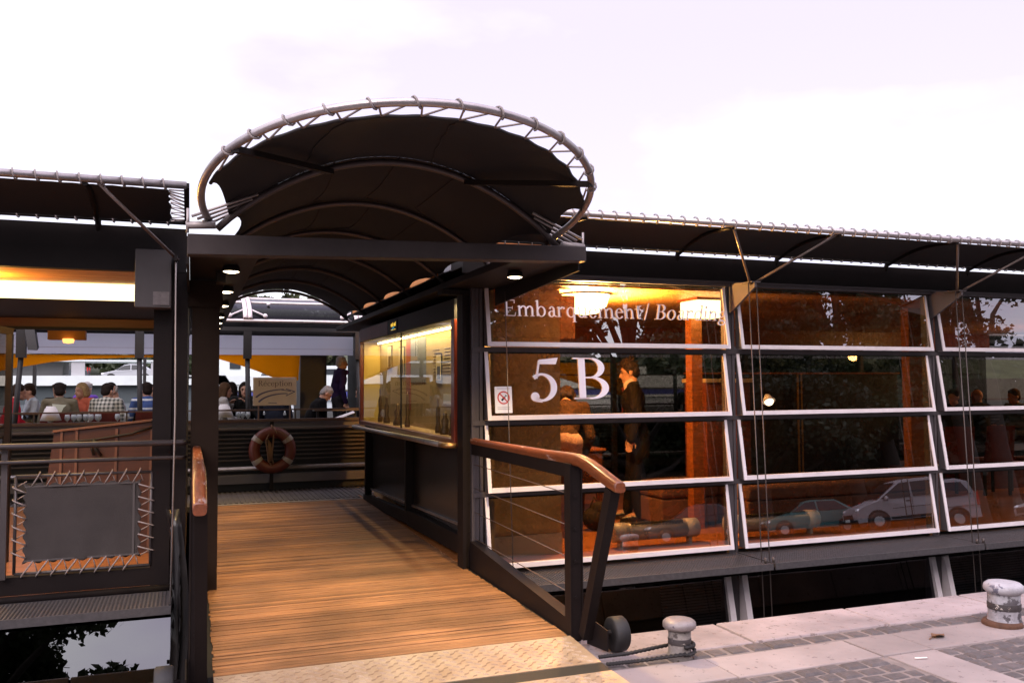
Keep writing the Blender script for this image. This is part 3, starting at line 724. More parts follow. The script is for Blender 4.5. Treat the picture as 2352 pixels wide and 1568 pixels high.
# eaves brackets and stay wires
for x in MU[1:]:
    b = MB(); b.prism([(6.99, 2.545), (6.57, 2.515), (6.57, 2.47), (6.99, 2.245)], (x-.012, 0, 0), (0, 1, 0), (0, 0, 1), (.024, 0, 0)); b.box(x-.05, 6.56, 2.512, x+.05, 6.75, 2.522); b.build('eaves_bracket', mat('bracket paint', (.10, .083, .083), .45, 0, .2, 5), H)
    for dx in (-.055, .03):
        b = MB(); b.tube([(x+dx, 6.60, 2.51), (x+dx+.02, 6.45, -1.3)], .0055, 5); b.lathe([(.012, 0), (.012, .05)], (x+dx+.018, 6.452, -.0), n=8); b.build('stay_wire', WIRED, H)
b = MB(); b.tube([(2.395, 6.60, 2.35), (2.42, 6.50, 0)], .004, 5); b.build('stay_wire', WIRED, H)
# perforated ledge outside, in panels
def grating(parent, x0, x1, y0, y1, z, cuts):
    xs_ = [x0]+cuts+[x1]
    for a, c in zip(xs_, xs_[1:]):
        b = MB(); a += .012; c -= .012
        b.box(a, y0, z-.055, c, y0+.012, z+.002); b.box(a, y1-.012, z-.04, c, y1, z); b.box(a, y0+.012, z-.035, c, y1-.012, z-.03)
        y = y0+.03
        while y < y1-.015: b.box(a, y, z-.028, c, y+.007, z-.003); y += .032
        x = a
        while x < c: b.box(x, y0+.012, z-.030, x+.011, y1-.012, z); x += .026
        b.build('ledge_grating', GRAT, parent)
grating(H, 2.40, 13.9, 6.40, 6.96, .005, [4.84, 7.33, 9.83, 12.33])
b = MB(); b.box(2.2, 6.90, -.20, 14, 7.02, -.06); b.build('rub_rail', STEEL, H)
b = MB(); b.box(2.2, 7.04, -2.2, 14, 12.3, .02); b.build('hull', BLACK, H)
for k in range(4):
    xa, xb = MU[k]+.06, MU[k+1]-.06
    b = MB(); yt, yb_ = 6.95, 6.74; z1, z0 = -.205, -1.15
    for (p, q) in ((xa, xa+.06), (xb-.06, xb)):
        b.hexa([(p, yb_, z0), (q, yb_, z0), (q, 7.03, z0), (p, 7.03, z0)], [(p, yt, z1), (q, yt, z1), (q, 7.03, z1), (p, 7.03, z1)])
    b.box(xa+.06, yb_+.002, z0, xb-.06, yb_+.05, z0+.05); wv = b.build('lower_window', ALU, H)
    b = MB(); b.add([(xa+.06, yb_+.06, z0), (xb-.06, yb_+.06, z0), (xb-.06, yt+.03, z1), (xa+.06, yt+.03, z1)], [(0, 1, 2, 3)]); b.build('pane', GLASSD, wv)
    if k in (0, 2):
        b = MB(); z = z0+.03; xl = xa+.07 if k == 2 else xa+1.7
        while z < z1-.02:
            v = (z-z0)/(z1-z0); y = yb_+.085+(yt-yb_)*v; b.hexa([(xl, y-.012, z-.008), (xb-.07, y-.012, z-.008), (xb-.07, y+.012, z+.004), (xl, y+.012, z+.004)], [(xl, y-.012, z-.006), (xb-.07, y-.012, z-.006), (xb-.07, y+.012, z+.006), (xl, y+.012, z+.006)]); z += .025
        b.build('venetian_blind', mat('blind slats', (.42, .46, .44), .5), wv)
    b = MB(); b.box(MU[k+1]-.045, 6.97, -1.2, MU[k+1]+.045, 7.035, -.2); b.build('lower_mullion', ALUD, H)
b = MB(); b.box(2.148, 7.75, 2.61, 2.158, 12.3, 2.765); b.box(2.148, 7.35, 2.61, 2.158, 7.74, 2.765, 1); b.build('roof_edge_board', [mat('brightened edge wood', (.80, .33, .10), .5, 0, .25, 4), mat('edge grey', (.25, .25, .28), .5)], H)  # wood strip in a raised orange, lamplight put into its colour
# inside the hall
b = MB(); b.box(2.2, 7.03, .022, 14, 12.2, .05); b.build('floor', WOODF, H)
b = MB(); y = 7.06
while y < 12.2: b.box(2.2, y, 2.475, 14, y+.085, 2.495); y += .095
b.box(2.2, 7.04, 2.50, 14, 12.2, 2.515); b.build('ceiling', WOODC, H)
b = MB(); b.box(2.44, 7.10, .05, 2.47, 12.2, 2.47); b.build('passage_wall', BEIGE, H)
b = MB(); b.box(2.475, 7.33, .24, 3.20, 7.38, .80); b.box(2.475, 7.332, .805, 3.20, 7.38, 2.02); b.box(2.475, 7.331, 2.026, 3.20, 7.38, 2.27); b.build('partition_wall', BEIGE, H)
b = MB(); b.box(2.475, 7.325, .05, 3.205, 7.39, .235); b.build('skirting', mat('pale skirting', (.50, .43, .33), .5), H)
b = MB(); b.box(2.475, 7.329, 2.275, 3.20, 7.38, 2.47); b.build('partition_head', WOOD, H)
b = MB(); b.box(3.21, 7.34, 2.02, 3.36, 7.40, 2.42); b.build('hanging_board', WOOD, H)
b = MB(); b.box(3.0, 12.0, 2.20, 14, 12.06, 2.47); b.box(3.0, 11.97, 2.185, 14, 12.07, 2.205); b.build('rear_valance', WOODR, H)
for x0, x1, y0 in ((5.02, 5.15, 7.98), (8.02, 8.24, 7.98), (11.2, 11.4, 7.98)):
    b = MB(); b.box(x0, y0, .05, x1, y0+.12, 2.475); b.build('wood_post', WOOD, H)
for x in (3.9, 6.15, 8.6, 11.0, 13.2):
    b = MB(); b.box(x, 12.05, .05, x+.07, 12.13, 2.475); b.build('rear_mullion', BLACK, H)
b = MB(); b.box(2.5, 12.1, 1.72, 13.9, 12.12, 1.74); b.box(2.5, 12.1, 2.05, 13.9, 12.12, 2.075); b.build('rear_glazing_bar', WOOD, H)
for x0, x1, g_ in ((3.0, 6.15, glass('rear pane', (.62, .60, .56), .04)), (6.22, 14, glass('dimming rear pane', (.22, .21, .19), .04))):  # glazing tint added to dim the view beyond, strongest on the right
    b = MB(); b.add([(x0, 12.09, .05), (x1, 12.09, .05), (x1, 12.09, 2.47), (x0, 12.09, 2.47)], [(0, 1, 2, 3)]); b.build('rear_pane', g_, H)
b = MB(); b.box(6.6, 10.6, .05, 10.4, 10.66, 1.72); b.box(6.58, 10.57, 1.72, 10.42, 10.69, 1.745, 1); b.build('dark_screen', [BLACK, WOOD], H)
b = MB(); b.box(8.45, 10.55, .05, 8.47, 10.57, 1.72); b.box(8.52, 10.55, .05, 8.535, 10.57, 1.72); b.build('screen_bar', mat('brass', (.5, .3, .1), .35, .7), H)
b = MB(); b.box(5.37, 8.25, .05, 5.95, 8.7, 1.60); b.box(5.345, 8.22, 1.60, 5.975, 8.72, 1.645, 1); tag(b.build('wood_cabinet', [WOODR, mat('pale top', (.5, .36, .2), .5)], bevel=.005), 'tall red brown wooden cabinet with a pale top beside the orange post', 'cabinet')
WL = emis('incandescent lamp', (1, .66, .24), 45.); WP = emis('warm diffuser', (1, .66, .22), 7.)
def ceil_lamp(x, y, r_, label, power, mt=None, z=2.475):
    t = thing('ceiling_lamp', label, 'ceiling lamp', (x, y, z-.05), 'round ceiling lamps in the hall')
    b = MB(); b.lathe([(r_*1.05, -.012), (r_*1.05, 0)], (x, y, z), n=28); b.build('lamp_base', ALUD, t)
    b = MB(); dp = .85*r_; b.lathe([(.002, -dp), (r_*.5, -dp*.92), (r_*.85, -dp*.6), (r_, -.016)], (x, y, z), n=28); b.build('diffuser', mt or WL, t)
    la = bpy.data.lights.new('lamp', 'POINT'); la.energy = power; la.color = (1, .50, .14); la.shadow_soft_size = .10
    o = bpy.data.objects.new('lamp', la); COL.objects.link(o); o.parent = t; o.location = (0, 0, -.28)
ceil_lamp(3.62, 7.66, .24, 'glaring round ceiling lamp behind the boarding lettering', 380)
ceil_lamp(13.3, 9.4, .14, 'ceiling lamp at the far end of the hall above the seated guests', 130, emis('dim diffuser', (1, .55, .2), .5))
la = bpy.data.lights.new('ceiling_glow_spot', 'SPOT'); la.energy = 5200; la.color = (1, .56, .16); la.spot_size = R(165); la.spot_blend = .6; la.shadow_soft_size = .08  # extra spot added under the bowl to spread the glow over the ceiling
o = bpy.data.objects.new('ceiling_glow_spot', la); COL.objects.link(o); o.parent = [q for q in COL.objects if q.name == 'ceiling_lamp'][0]; o.location = (0, 0, -.27); o.rotation_euler = (R(180), 0, 0)
t = thing('ceiling_light_panel', 'square glowing lamp box under the wooden ceiling right of the round lamp', 'light panel', (5.0, 7.7, 2.47))
b = MB(); b.box(4.84, 7.58, 2.452, 5.27, 7.96, 2.474); b.build('panel_frame', WOODR, t); b = MB(); b.box(4.86, 7.6, 2.285, 5.25, 7.94, 2.451); b.build('diffuser', emis('panel diffuser', (1, .76, .30), 14.), t, bevel=.01)
# furniture
def bench(label, x0, x1, y0, y1):
    t = thing('bench', label, 'bench', ((x0+x1)/2, (y0+y1)/2, .05)); b = MB(); b.box(x0, y0, .09, x1, y1, .36); b.build('base', SOFA, t, bevel=.02); b = MB(); b.box(x0-.01, y0-.01, .365, x1+.01, y1+.01, .52); b.build('seat_cushion', SOFA, t, bevel=.04, seg=3)
    b = MB()
    for x in (x0+.05, x1-.05):
        for y in (y0+.05, y1-.05): b.box(x-.02, y-.02, .05, x+.02, y+.02, .09)
    b.build('feet', BLACK, t)
bench('low brown upholstered bench on the orange floor behind the suited man', 4.70, 5.40, 8.10, 8.75)
bench('long brown upholstered bench behind the second bay of panes', 5.45, 7.9, 7.62, 8.3)
def heater(label, x0, x1, y, z):
    t = thing('tube_heater', label, 'heater', ((x0+x1)/2, y, .05), 'tube heaters along the windows')
    b = MB(); b.lathe([(.085, 0), (.085, x1-x0)], (x0, y, z), (1, 0, 0), 22); b.build('casing', mat('heater casing', (.24, .24, .27), .35, .2), t)
    for xx in (x0, x1-.13): b = MB(); b.lathe([(.06, -.006), (.09, 0), (.09, .13), (.06, .136)], (xx, y, z), (1, 0, 0), 22); b.build('end_cap', mat('heater end', (.34, .34, .37), .4), t)
    b = MB(); x = x0+.17
    while x < x1-.17: b.box(x, y-.062, z+.058, x+.006, y-.012, z+.089); x += .016
    b.build('vent_slots', BLACK, t)
    for xx in (x0+.06, x1-.09): b = MB(); b.box(xx, y-.03, .05, xx+.03, y+.03, z-.07); b.build('foot', mat('heater end', (.34, .34, .37), .4), t)
heater('grey tube heater on the floor behind the lettered bay', 3.72, 4.62, 7.32, .20)
heater('grey tube heater on the floor behind the second bay', 4.98, 6.05, 7.32, .20)
t = thing('reception_desk', 'red brown wooden desk with a bright orange top edge in front of the stooping woman', 'desk', (4.0, 8.3, .05))
b = MB(); b.box(3.93, 8.72, .845, 4.36, 9.3, .875); b.build('desk_top', WOOD, t, bevel=.008)
b = MB(); b.box(3.96, 8.75, .45, 4.33, 9.27, .842); b.build('desk_body', mat('dark desk wood', (.085, .026, .011), .4, 0, .3, 4), t, bevel=.01)
for x in (3.98, 4.28): 
    for y in (8.77, 9.22): b = MB(); b.hexa([(x, y, .05), (x+.035, y, .05), (x+.035, y+.035, .05), (x, y+.035, .05)], [(x-.01, y-.01, .445), (x+.05, y-.01, .445), (x+.05, y+.045, .445), (x-.01, y+.045, .445)]); b.build('leg', mat('dark desk wood', (.085, .026, .011), .4, 0, .3, 4), t)
b = MB(); b.ell((4.02, 8.3, .18), (.15, .10, .13)); b.ell((4.05, 8.28, .28), (.09, .07, .08)); b.tube([(3.95, 8.3, .28), (4.0, 8.3, .40), (4.1, 8.3, .28)], .012, 6)
tag(b.build('shoulder_bag', cloth('bag', (.03, .025, .025))), 'dark shoulder bag on the floor under the red brown desk', 'bag')
t = thing('desk_lamp', 'small bright reading lamp shining in the second bay of panes', 'lamp', (5.9, 7.9, .05))
b = MB(); b.lathe([(.10, 0), (.10, .015), (.012, .03), (.010, 1.30)], (5.88, 7.9, .05), n=14); b.build('stand', STEEL, t)
b = MB(); b.tube([(5.88, 7.9, 1.33), (5.86, 7.86, 1.43), (5.84, 7.80, 1.46)], .008, 6); b.build('neck', STEEL, t)
b = MB(); b.lathe([(.025, .05), (.045, .02), (.07, -.03)], (5.84, 7.78, 1.42), (.1, .55, .8), n=16); b.build('lamp_shade', ALU, t)
b = MB(); b.ell((5.838, 7.764, 1.398), .050); b.build('bulb', emis('bulb', (1, .88, .62), 9.), t)

# ================================================================== display case along the passage
t = thing('display_case', 'lit glass display case in a red wooden frame along the gangway', 'display case', (2.3, 9.5, 1.1))
X0 = 2.165; DY0, DY1 = 7.32, 11.68
b = MB(); b.box(X0-.02, DY0-.10, 1.06, X0+.03, DY0, 2.17); b.build('wood_frame', VARNR, t, bevel=.005)
b = MB(); b.box(X0-.021, DY1, 1.06, X0+.03, DY1+.07, 2.33); b.build('wood_frame', VARNR, t, bevel=.005)
b = MB(); b.box(X0-.02, DY0, 1.062, X0+.05, DY1, 1.118); b.build('wood_sill', VARNR, t, bevel=.005)
b = MB(); b.box(X0-.018, DY0-.10, 2.172, 2.43, DY1, 2.345); b.build('lightbox', BLACK, t)
b = MB(); b.box(X0-.022, 9.95, 2.18, X0-.0185, DY1, 2.335); b.build('lightbox_panel', mat('red panel', (.22, .07, .06), .5, 0, .2, 3), t)
b = MB(); b.box(X0+.0, 9.34, 1.12, X0+.012, 9.37, 2.17); b.build('glass_joint', BLACK, t)
for a, c in ((DY0, 9.34), (9.37, DY1)):
    b = MB(); b.add([(X0+.006, a, 1.12), (X0+.006, c, 1.12), (X0+.006, c, 2.17), (X0+.006, a, 2.17)], [(0, 1, 2, 3)]); b.build('glass_door', GLASSC, t)
b = MB(); b.box(2.415, DY0, 1.10, 2.435, DY1, 2.17); b.build('back_panel', mat('case back cloth', (.42, .32, .16), .8, 0, .2, 6), t)
b = MB(); b.box(X0+.03, DY1-.02, 1.118, 2.414, DY1-.002, 2.17); b.build('end_panel', mat('yellow board', (.62, .47, .14), .7), t)
b = MB(); b.box(X0+.05, DY0, 1.10, 2.414, DY1, 1.116); b.build('case_floor', BEIGE, t)
b = MB(); b.tube([(2.37, DY0+.1, 2.15), (2.37, DY1-.1, 2.15)], .012, 8); b.build('fluorescent_tube', emis('case tube', (1, .78, .36), 16.), t)
for i, (y, z, wd, h) in enumerate(((7.62, 1.92, .16, .19), (8.02, 1.83, .15, .22), (8.55, 1.62, .22, .3), (10.2, 1.7, .3, .36), (10.9, 1.8, .26, .3))):
    b = MB(); b.box(2.405, y, z, 2.414, y+wd, z+h); b.box(2.402, y+.015, z+.015, 2.4048, y+wd-.015, z+h-.015, 1)
    b.box(2.400, y+.04, z+.03, 2.4018, y+wd*.7, z+h*.55, 2); b.build('framed_picture', [BLACK, mat('photo pale', (.62, .52, .32), .5), mat('photo dark', (.05, .045, .045), .5)], t)
b = MB()
for col_ in range(4):
    for r_ in range(9):
        y = 7.5+col_*.38; ln = random.uniform(.2, .3); b.box(2.410, y, 1.98-r_*.032-.02, 2.4145, y+ln, 1.988-r_*.032-.02)
b.build('panel_text_lines', mat('text line', (.52, .44, .34), .7), t)
b = MB(); b.box(2.411, 9.2, 1.62, 2.4143, 9.9, 2.12, 0); b.box(2.409, 9.90, 1.3, 2.4142, 10.12, 2.13, 1); b.box(2.4105, 8.2, 1.40, 2.4141, 8.5, 1.5, 2); b.build('posters', [mat('poster blue grey', (.16, .18, .24), .6), mat('red board', (.25, .04, .02), .6), mat('poster white', (.6, .58, .5), .6)], t)
for y, h, r_, lb in ((7.8, .30, .035, 'dark vase shaped ornament nearest the gangway end of the lit display case'), (8.05, .22, .05, 'squat dark ornament, second from the near end of the lit display case'), (8.3, .36, .03, 'slim dark ornament, third from the near end of the lit display case'), (9.6, .40, .03, 'slim tall ornament just beyond the glass joint of the display case'), (10.1, .26, .05, 'squat dark ornament in the far half of the display case'), (10.7, .34, .04, 'dark ornament, second from the yellow end board of the display case'), (11.1, .45, .03, 'tallest dark ornament beside the yellow end board of the display case')):
    b = MB(); b.lathe([(r_, 0), (r_*1.1, h*.1), (r_*.6, h*.3), (r_*.8, h*.6), (r_*.35, h*.75), (r_*.45, h*.9), (.002, h)], (2.30, y, 1.117), n=14)
    tag(b.build('ornament', mat('ornament bronze', (.16, .10, .05), .4, .4, .3, 12)), lb, 'ornament', 'ornaments in the display case')
la = bpy.data.lights.new('case_lamp', 'AREA'); la.energy = 30; la.color = (1, .74, .34); la.shape = 'RECTANGLE'; la.size = .04; la.size_y = 4.2
o = bpy.data.objects.new('case_lamp', la); COL.objects.link(o); o.parent = t; o.location = V((2.33, 9.5, 2.145))-org(t)
# plate with yellow lettering on the lightbox
b = MB(); yy = 9.47; b.box(X0-.026, 9.42, 2.19, X0-.0225, 9.78, 2.325)
for k in range(9):
    if k != 4: b.box(X0-.028, yy+.018+k*.028, 2.255, X0-.0262, yy+.040+k*.028, 2.29+(.012 if k in (0, 5) else 0), 1)
b.box(X0-.028, yy+.02, 2.215, X0-.0262, yy+.26, 2.222, 1)
for k in range(6): b.box(X0-.0285, yy+.09+k*.02, 2.228+.012*math.sin(k*.9), X0-.0262, yy+.11+k*.02, 2.240+.012*math.sin(k*.9), 2)
b.build('name_plate', [BLACK, emis('plate yellow', (1, .62, .08), .9), emis('plate blue', (.05, .45, .8), .7)], t)
# steel grab rail and lower panels
b = MB(); b.tube([(2.165, 7.22, 1.065), (2.075, 7.27, 1.068), (2.07, 7.40, 1.068)], .024, 10); b.build('grab_rail_end', mat('brass rail end', (.45, .27, .12), .3, .8), t)
b = MB(); b.tube([(2.07, 7.40, 1.068), (2.07, 11.75, 1.03), (2.165, 11.80, 1.03)], .026, 12); b.build('grab_rail', PIPE, t)
t = thing('passage_panelling', 'dark steel panelling below the lit display case', 'panelling', (2.25, 9.4, .05))
b = MB(); b.box(2.30, 7.17, .2, 2.32, 11.7, 1.055); b.build('panel', mat('glossy dark panel', (.028, .023, .022), .25, 0, .3, 2), t)
for y in (7.17, 9.30, 11.62):
    b = MB(); b.box(2.21, y, .12, 2.298, y+.06, 1.055); b.build('panel_post', STEELB, t)
b = MB(); b.beam((2.285, 7.24, .345), (2.285, 11.62, .20), .022, .02); b.build('panel_bead', PIPE, t)
# clerestory box glimpsed above the passage
b = MB(); b.box(2.50, 7.3, 2.775, 3.1, 11.5, 3.2); b.box(2.497, 7.3, 2.772, 2.4995, 7.7, 3.2, 1)
tag(b.build('roof_box', [WOOD, ALUD]), 'orange wooden box on the hall roof glimpsed under the canopy edge', 'roof box')
# ================================================================== the open boat house on the left
A = thing('open_boat_house', 'dark framed open boat house with an orange floor left of the gangway', 'boat building', (-3, 9.5, 0))
b = MB(); b.box(-7, 6.99, 2.60, -.045, 7.05, 2.79); b.box(-7, 6.965, 2.455, -.045, 7.05, 2.60); b.box(-7, 7.05, 2.60, -.06, 12.6, 2.77); b.build('roof', STEELB, A)
b = MB(); y = 7.06
while y < 9.3: b.box(-7, y, 2.455, -.30, y+.135, 2.475); y += .145
b.box(-7, 7.05, 2.48, -.05, 12.4, 2.50); b.build('ceiling', WOODC, A)
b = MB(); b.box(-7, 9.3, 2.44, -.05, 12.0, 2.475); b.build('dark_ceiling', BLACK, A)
b = MB(); b.box(-7, 7.05, .06, -.03, 12.3, .10); b.build('floor', WOODF, A)
b = MB(); b.box(-.268, 6.95, .10, -.155, 7.15, 2.46); b.box(-.155, 6.945, .10, -.14, 7.16, 2.46); b.box(-.14, 6.97, -.05, -.03, 7.12, 2.46); b.build('corner_column', STEEL, A)
b = MB(); b.box(-.05, 7.16, .1, -.03, 12.2, 2.46); b.build('side_wall', STEELB, A)
b = MB(); b.box(-7, 12.0, 2.335, -.05, 12.06, 2.475); b.box(-7, 11.98, 2.30, -.05, 12.06, 2.334, 1); b.build('rear_valance', [WOODR, BLACK], A)
b = MB(); b.box(-7, 6.955, .135, -.10, 7.05, .262); b.build('floor_beam', STEEL, A)
b = MB(); b.tube([(-7, 6.90, .115), (-.12, 6.90, .115)], .03, 8); b.box(-7, 6.94, -.02, -.12, 7.04, .10); b.build('lower_pipe', STEELB, A)
grating(A, -7, -.10, 6.40, 6.88, .10, [-4.6, -2.1])
b = MB(); b.box(-7, 6.93, -.06, -.08, 7.0, .05); b.build('rub_rail', STEEL, A)
b = MB(); b.box(-7, 7.05, -2.2, -.05, 12.3, .03); b.build('hull', BLACK, A)
zt, zb = -.035, -1.05; yt, yb_ = 6.90, 6.63
b = MB(); x1 = -.085
for (p, q) in ((x1-.035, x1), (-2.45, -2.41)):
    b.hexa([(p, yb_, zb), (q, yb_, zb), (q, 7.0, zb), (p, 7.0, zb)], [(p, yt, zt), (q, yt, zt), (q, 7.0, zt), (p, 7.0, zt)])
b.box(-2.41, yb_+.002, zb, x1-.035, yb_+.05, zb+.05); wv = b.build('lower_window', ALU, A)
b = MB(); b.add([(-2.41, yb_+.02, zb), (x1-.035, yb_+.02, zb), (x1-.035, yt+.02, zt), (-2.41, yt+.02, zt)], [(0, 1, 2, 3)])
mg = glass('dark mirror glass', (.05, .05, .06), .12); b.build('pane', mg, wv)
b = MB(); b.box(-2.4, 6.96, -1.2, -.1, 7.0, -.03); b.build('window_backing', BLACK, A)
b = MB(); b.tube([(-.115, 6.60, 2.53), (-.105, 6.58, 1.4), (-.118, 6.46, .10)], .006, 5); b.build('stay_wire', WIRE, A)
b = MB(); b.prism([(6.99, 2.55), (6.57, 2.53), (6.57, 2.49), (6.99, 2.36)], (-.125, 0, 0), (0, 1, 0), (0, 0, 1), (.02, 0, 0)); b.build('eaves_bracket', STEEL, A)
t = thing('ceiling_light_strip', 'glowing diffuser strip on the ceiling of the left boat house', 'light panel', (-1.5, 8.6, 2.44))
b = MB(); b.box(-6, 7.92, 2.432, -.42, 9.25, 2.452); b.build('diffuser', emis('strip diffuser', (1, .78, .36), 3.6), t)
la = bpy.data.lights.new('strip_lamp', 'AREA'); la.energy = 26; la.color = (1, .62, .22); la.shape = 'RECTANGLE'; la.size = 3.0; la.size_y = 1.2
o = bpy.data.objects.new('strip_lamp', la); COL.objects.link(o); o.parent = t; o.location = (-.4, 0, -.03)
la = bpy.data.lights.new('bare_lamp', 'POINT'); la.energy = 70; la.color = (1, .50, .10); la.shadow_soft_size = .05
t = thing('ceiling_lamp', 'ceiling lamp glaring at the left picture edge under the slatted ceiling', 'ceiling lamp', (-1.55, 7.5, 2.42))
b = MB(); b.lathe([(.05, .03), (.07, .02), (.06, -.02), (.002, -.03)], (-1.55, 7.5, 2.42), n=16); b.build('diffuser', WL, t)
o = bpy.data.objects.new('bare_lamp', la); COL.objects.link(o); o.parent = t; o.location = (0, 0, -.09)
# cabinet box with a notice
t = thing('control_box', 'grey steel control box with a small notice under the left eaves', 'control box', (-.27, 6.85, 2.17))
b = MB(); b.box(-.392, 6.76, 2.165, -.145, 6.94, 2.59); b.build('box', mat('box paint', (.045, .037, .037), .6, 0, .2, 5), t, bevel=.006)
b = MB(); b.box(-.268, 6.752, 2.185, -.158, 6.7585, 2.282); b.build('notice', mat('faded notice', (.12, .10, .098), .6, 0, .3, 30, chips=((.055, .045, .045), 22, .6)), t)
# rail in front of the left deck with its laced canvas
t = thing('deck_railing', 'steel deck railing with a laced grey canvas panel on the left', 'railing', (-1.0, 6.95, .26))
RS = mat('rail steel', (.075, .062, .062), .4, .3, .2, 6)
for z, r_ in ((1.185, .022), (1.075, .014)):
    b = MB(); b.tube([(-6.5, 6.86, z), (-.06, 6.86, z-.006), (-.035, 6.93, z-.006)], r_, 9); b.build('rail', RS, t)
for x in (-1.215, -3.3): b = MB(); b.box(x-.02, 6.90, .26, x+.02, 6.94, 1.185); b.build('post', RS, t)
FX0, FX1, FZ0, FZ1 = -1.15, -.268, .285, .965
b = MB()
for p, q in (((FX0, FZ0), (FX1, FZ0)), ((FX1, FZ0), (FX1, FZ1)), ((FX1, FZ1), (FX0, FZ1)), ((FX0, FZ1), (FX0, FZ0))): b.tube([(p[0], 6.95, p[1]), (q[0], 6.95, q[1])], .011, 8)
b.build('panel_frame', RS, t)
cx0, cx1, cz0, cz1 = FX0+.058, FX1-.075, FZ0+.075, FZ1-.062
P = []
nw, nh = 60, 40
for j in range(nh+1):
    row = []
    for i in range(nw+1):
        u_, v_ = i/nw, j/nh
        ex = .010*math.cos(v_*6*2*math.pi)*(1 if u_ > .5 else -1)*abs(2*u_-1)**6; ez = .010*math.cos(u_*8*2*math.pi)*(1 if v_ > .5 else -1)*abs(2*v_-1)**6
        row.append((cx0+(cx1-cx0)*u_+ex, 6.95+.006*math.sin(9*u_+5*v_)+.005*math.sin(23*u_)*(1-v_)**3, cz0+(cz1-cz0)*v_+ez+.02*(v_ > .5)*(u_-.5)*0))
    P.append(row)
b = MB(); b.grid(P); b.build('canvas_panel', CANVASG, t, solid=.003)
b = MB()
for (xa, xb, z) in ((cx0, cx1, cz0+.012), (cx0, cx1, cz1-.012)): b.box(xa, 6.942, z-.006, xb, 6.9445, z+.006)
b.box(cx1-.05, 6.941, cz0, cx1-.035, 6.9435, cz1); b.build('canvas_hem', mat('hem', (.075, .062, .058), .85), t)
def lace(x0, z0, x1, z1): return [(x0, 6.945, z0), (x0*.6+x1*.4, 6.936, z0*.6+z1*.4), (x1, 6.934, z1), (x1+(x1-x0)*.08, 6.952, z1+(z1-z0)*.16), (x1, 6.964, z1)]
b = MB()
for i in range(8):
    u_ = (i+.45)/8; x = cx0+(cx1-cx0)*u_
    b.tube(lace(x, cz1-.012, x+.048, FZ1+.012), .0055, 5); b.tube(lace(x+.02, cz0+.012, x-.05, FZ0-.012), .0055, 5)
    b.tube([(x+.022, 6.956, cz0+.01), (x+.045, 6.96, FZ0)], .004, 4); b.tube([(x+.048, 6.962, FZ1), (x+.07, 6.956, cz1)], .004, 4)
for i in range(6):
    z = cz0+(cz1-cz0)*(i+.5)/6
    b.tube(lace(cx0+.012, z-.012, FX0-.012, z+.03), .0055, 5); b.tube(lace(cx1-.012, z+.02, FX1+.012, z-.012), .0055, 5)
    b.tube([(FX0, 6.962, z+.03), (cx0+.01, 6.956, z+.07)], .004, 4); b.tube([(FX1, 6.962, z-.01), (cx1, 6.956, z-.05)], .004, 4)
b.build('rope_lacing', mat('pale lacing rope', (.25, .20, .185), .8), t)
# black sheet hanging by the gangway
b = MB(); P = []
for j in range(15):
    z = .70-j*.135; v_ = j/14
    P.append([(-.16+.03*math.sin(4*v_)+.04*v_+.10*k/6+.02*math.sin(k*2+v_*6), 6.80-.10*math.sin(3*v_)*.5+.02*math.cos(k*2.3+v_*4)-.15*v_, z) for k in range(7)])
b.grid(P); tag(b.build('plastic_sheet', mat('black plastic', (.018, .016, .017), .3, 0, .2, 5), solid=.004), 'black plastic sheet hanging down beside the left column foot', 'plastic sheet')
# brown boxed screen on the left deck with rope
t = thing('wooden_screen', 'brown panelled wooden screen with a rope across behind the left railing', 'wooden screen', (-.75, 8.6, .1))
b = MB(); x0, x1 = -1.20, -.33
b.hexa([(x0-.05, 8.5, .10), (x1, 8.5, .10), (x1, 8.9, .10), (x0-.05, 8.9, .10)], [(x0+.08, 8.5, 1.20), (x1, 8.5, 1.285), (x1, 8.9, 1.285), (x0+.08, 8.9, 1.20)]); SC = mat('screen board', (.080, .030, .017), .55, 0, .3, 4, .05, 40, stretch=(1, 1, 6)); b.build('board', SC, t)
b = MB()
for x in (-1.07, -.95, -.63, -.34): b.hexa([(x-.02, 8.485, .10), (x+.005, 8.485, .10), (x+.005, 8.498, .10), (x-.02, 8.498, .10)], [(x, 8.485, 1.215), (x+.02, 8.485, 1.217), (x+.02, 8.498, 1.217), (x, 8.498, 1.215)])
b.beam((x0+.07, 8.485, 1.205), (x1, 8.485, 1.288), .03, .018); b.build('batten', mat('screen batten', (.17, .08, .05), .5, 0, .3, 5), t)
b = MB(); b.tube([(x0+.02, 8.475, 1.09), (-.9, 8.474, 1.12), (-.8, 8.474, 1.125), (-.5, 8.475, 1.17), (x1, 8.475, 1.225)], .010, 6); b.tube([(-.8, 8.47, 1.13), (-.79, 8.468, 1.05), (-.74, 8.47, .98)], .014, 6); b.tube([(-.8, 8.47, 1.13), (-.82, 8.468, 1.05), (-.80, 8.47, .99)], .012, 6); b.build('rope', BLACK, t)
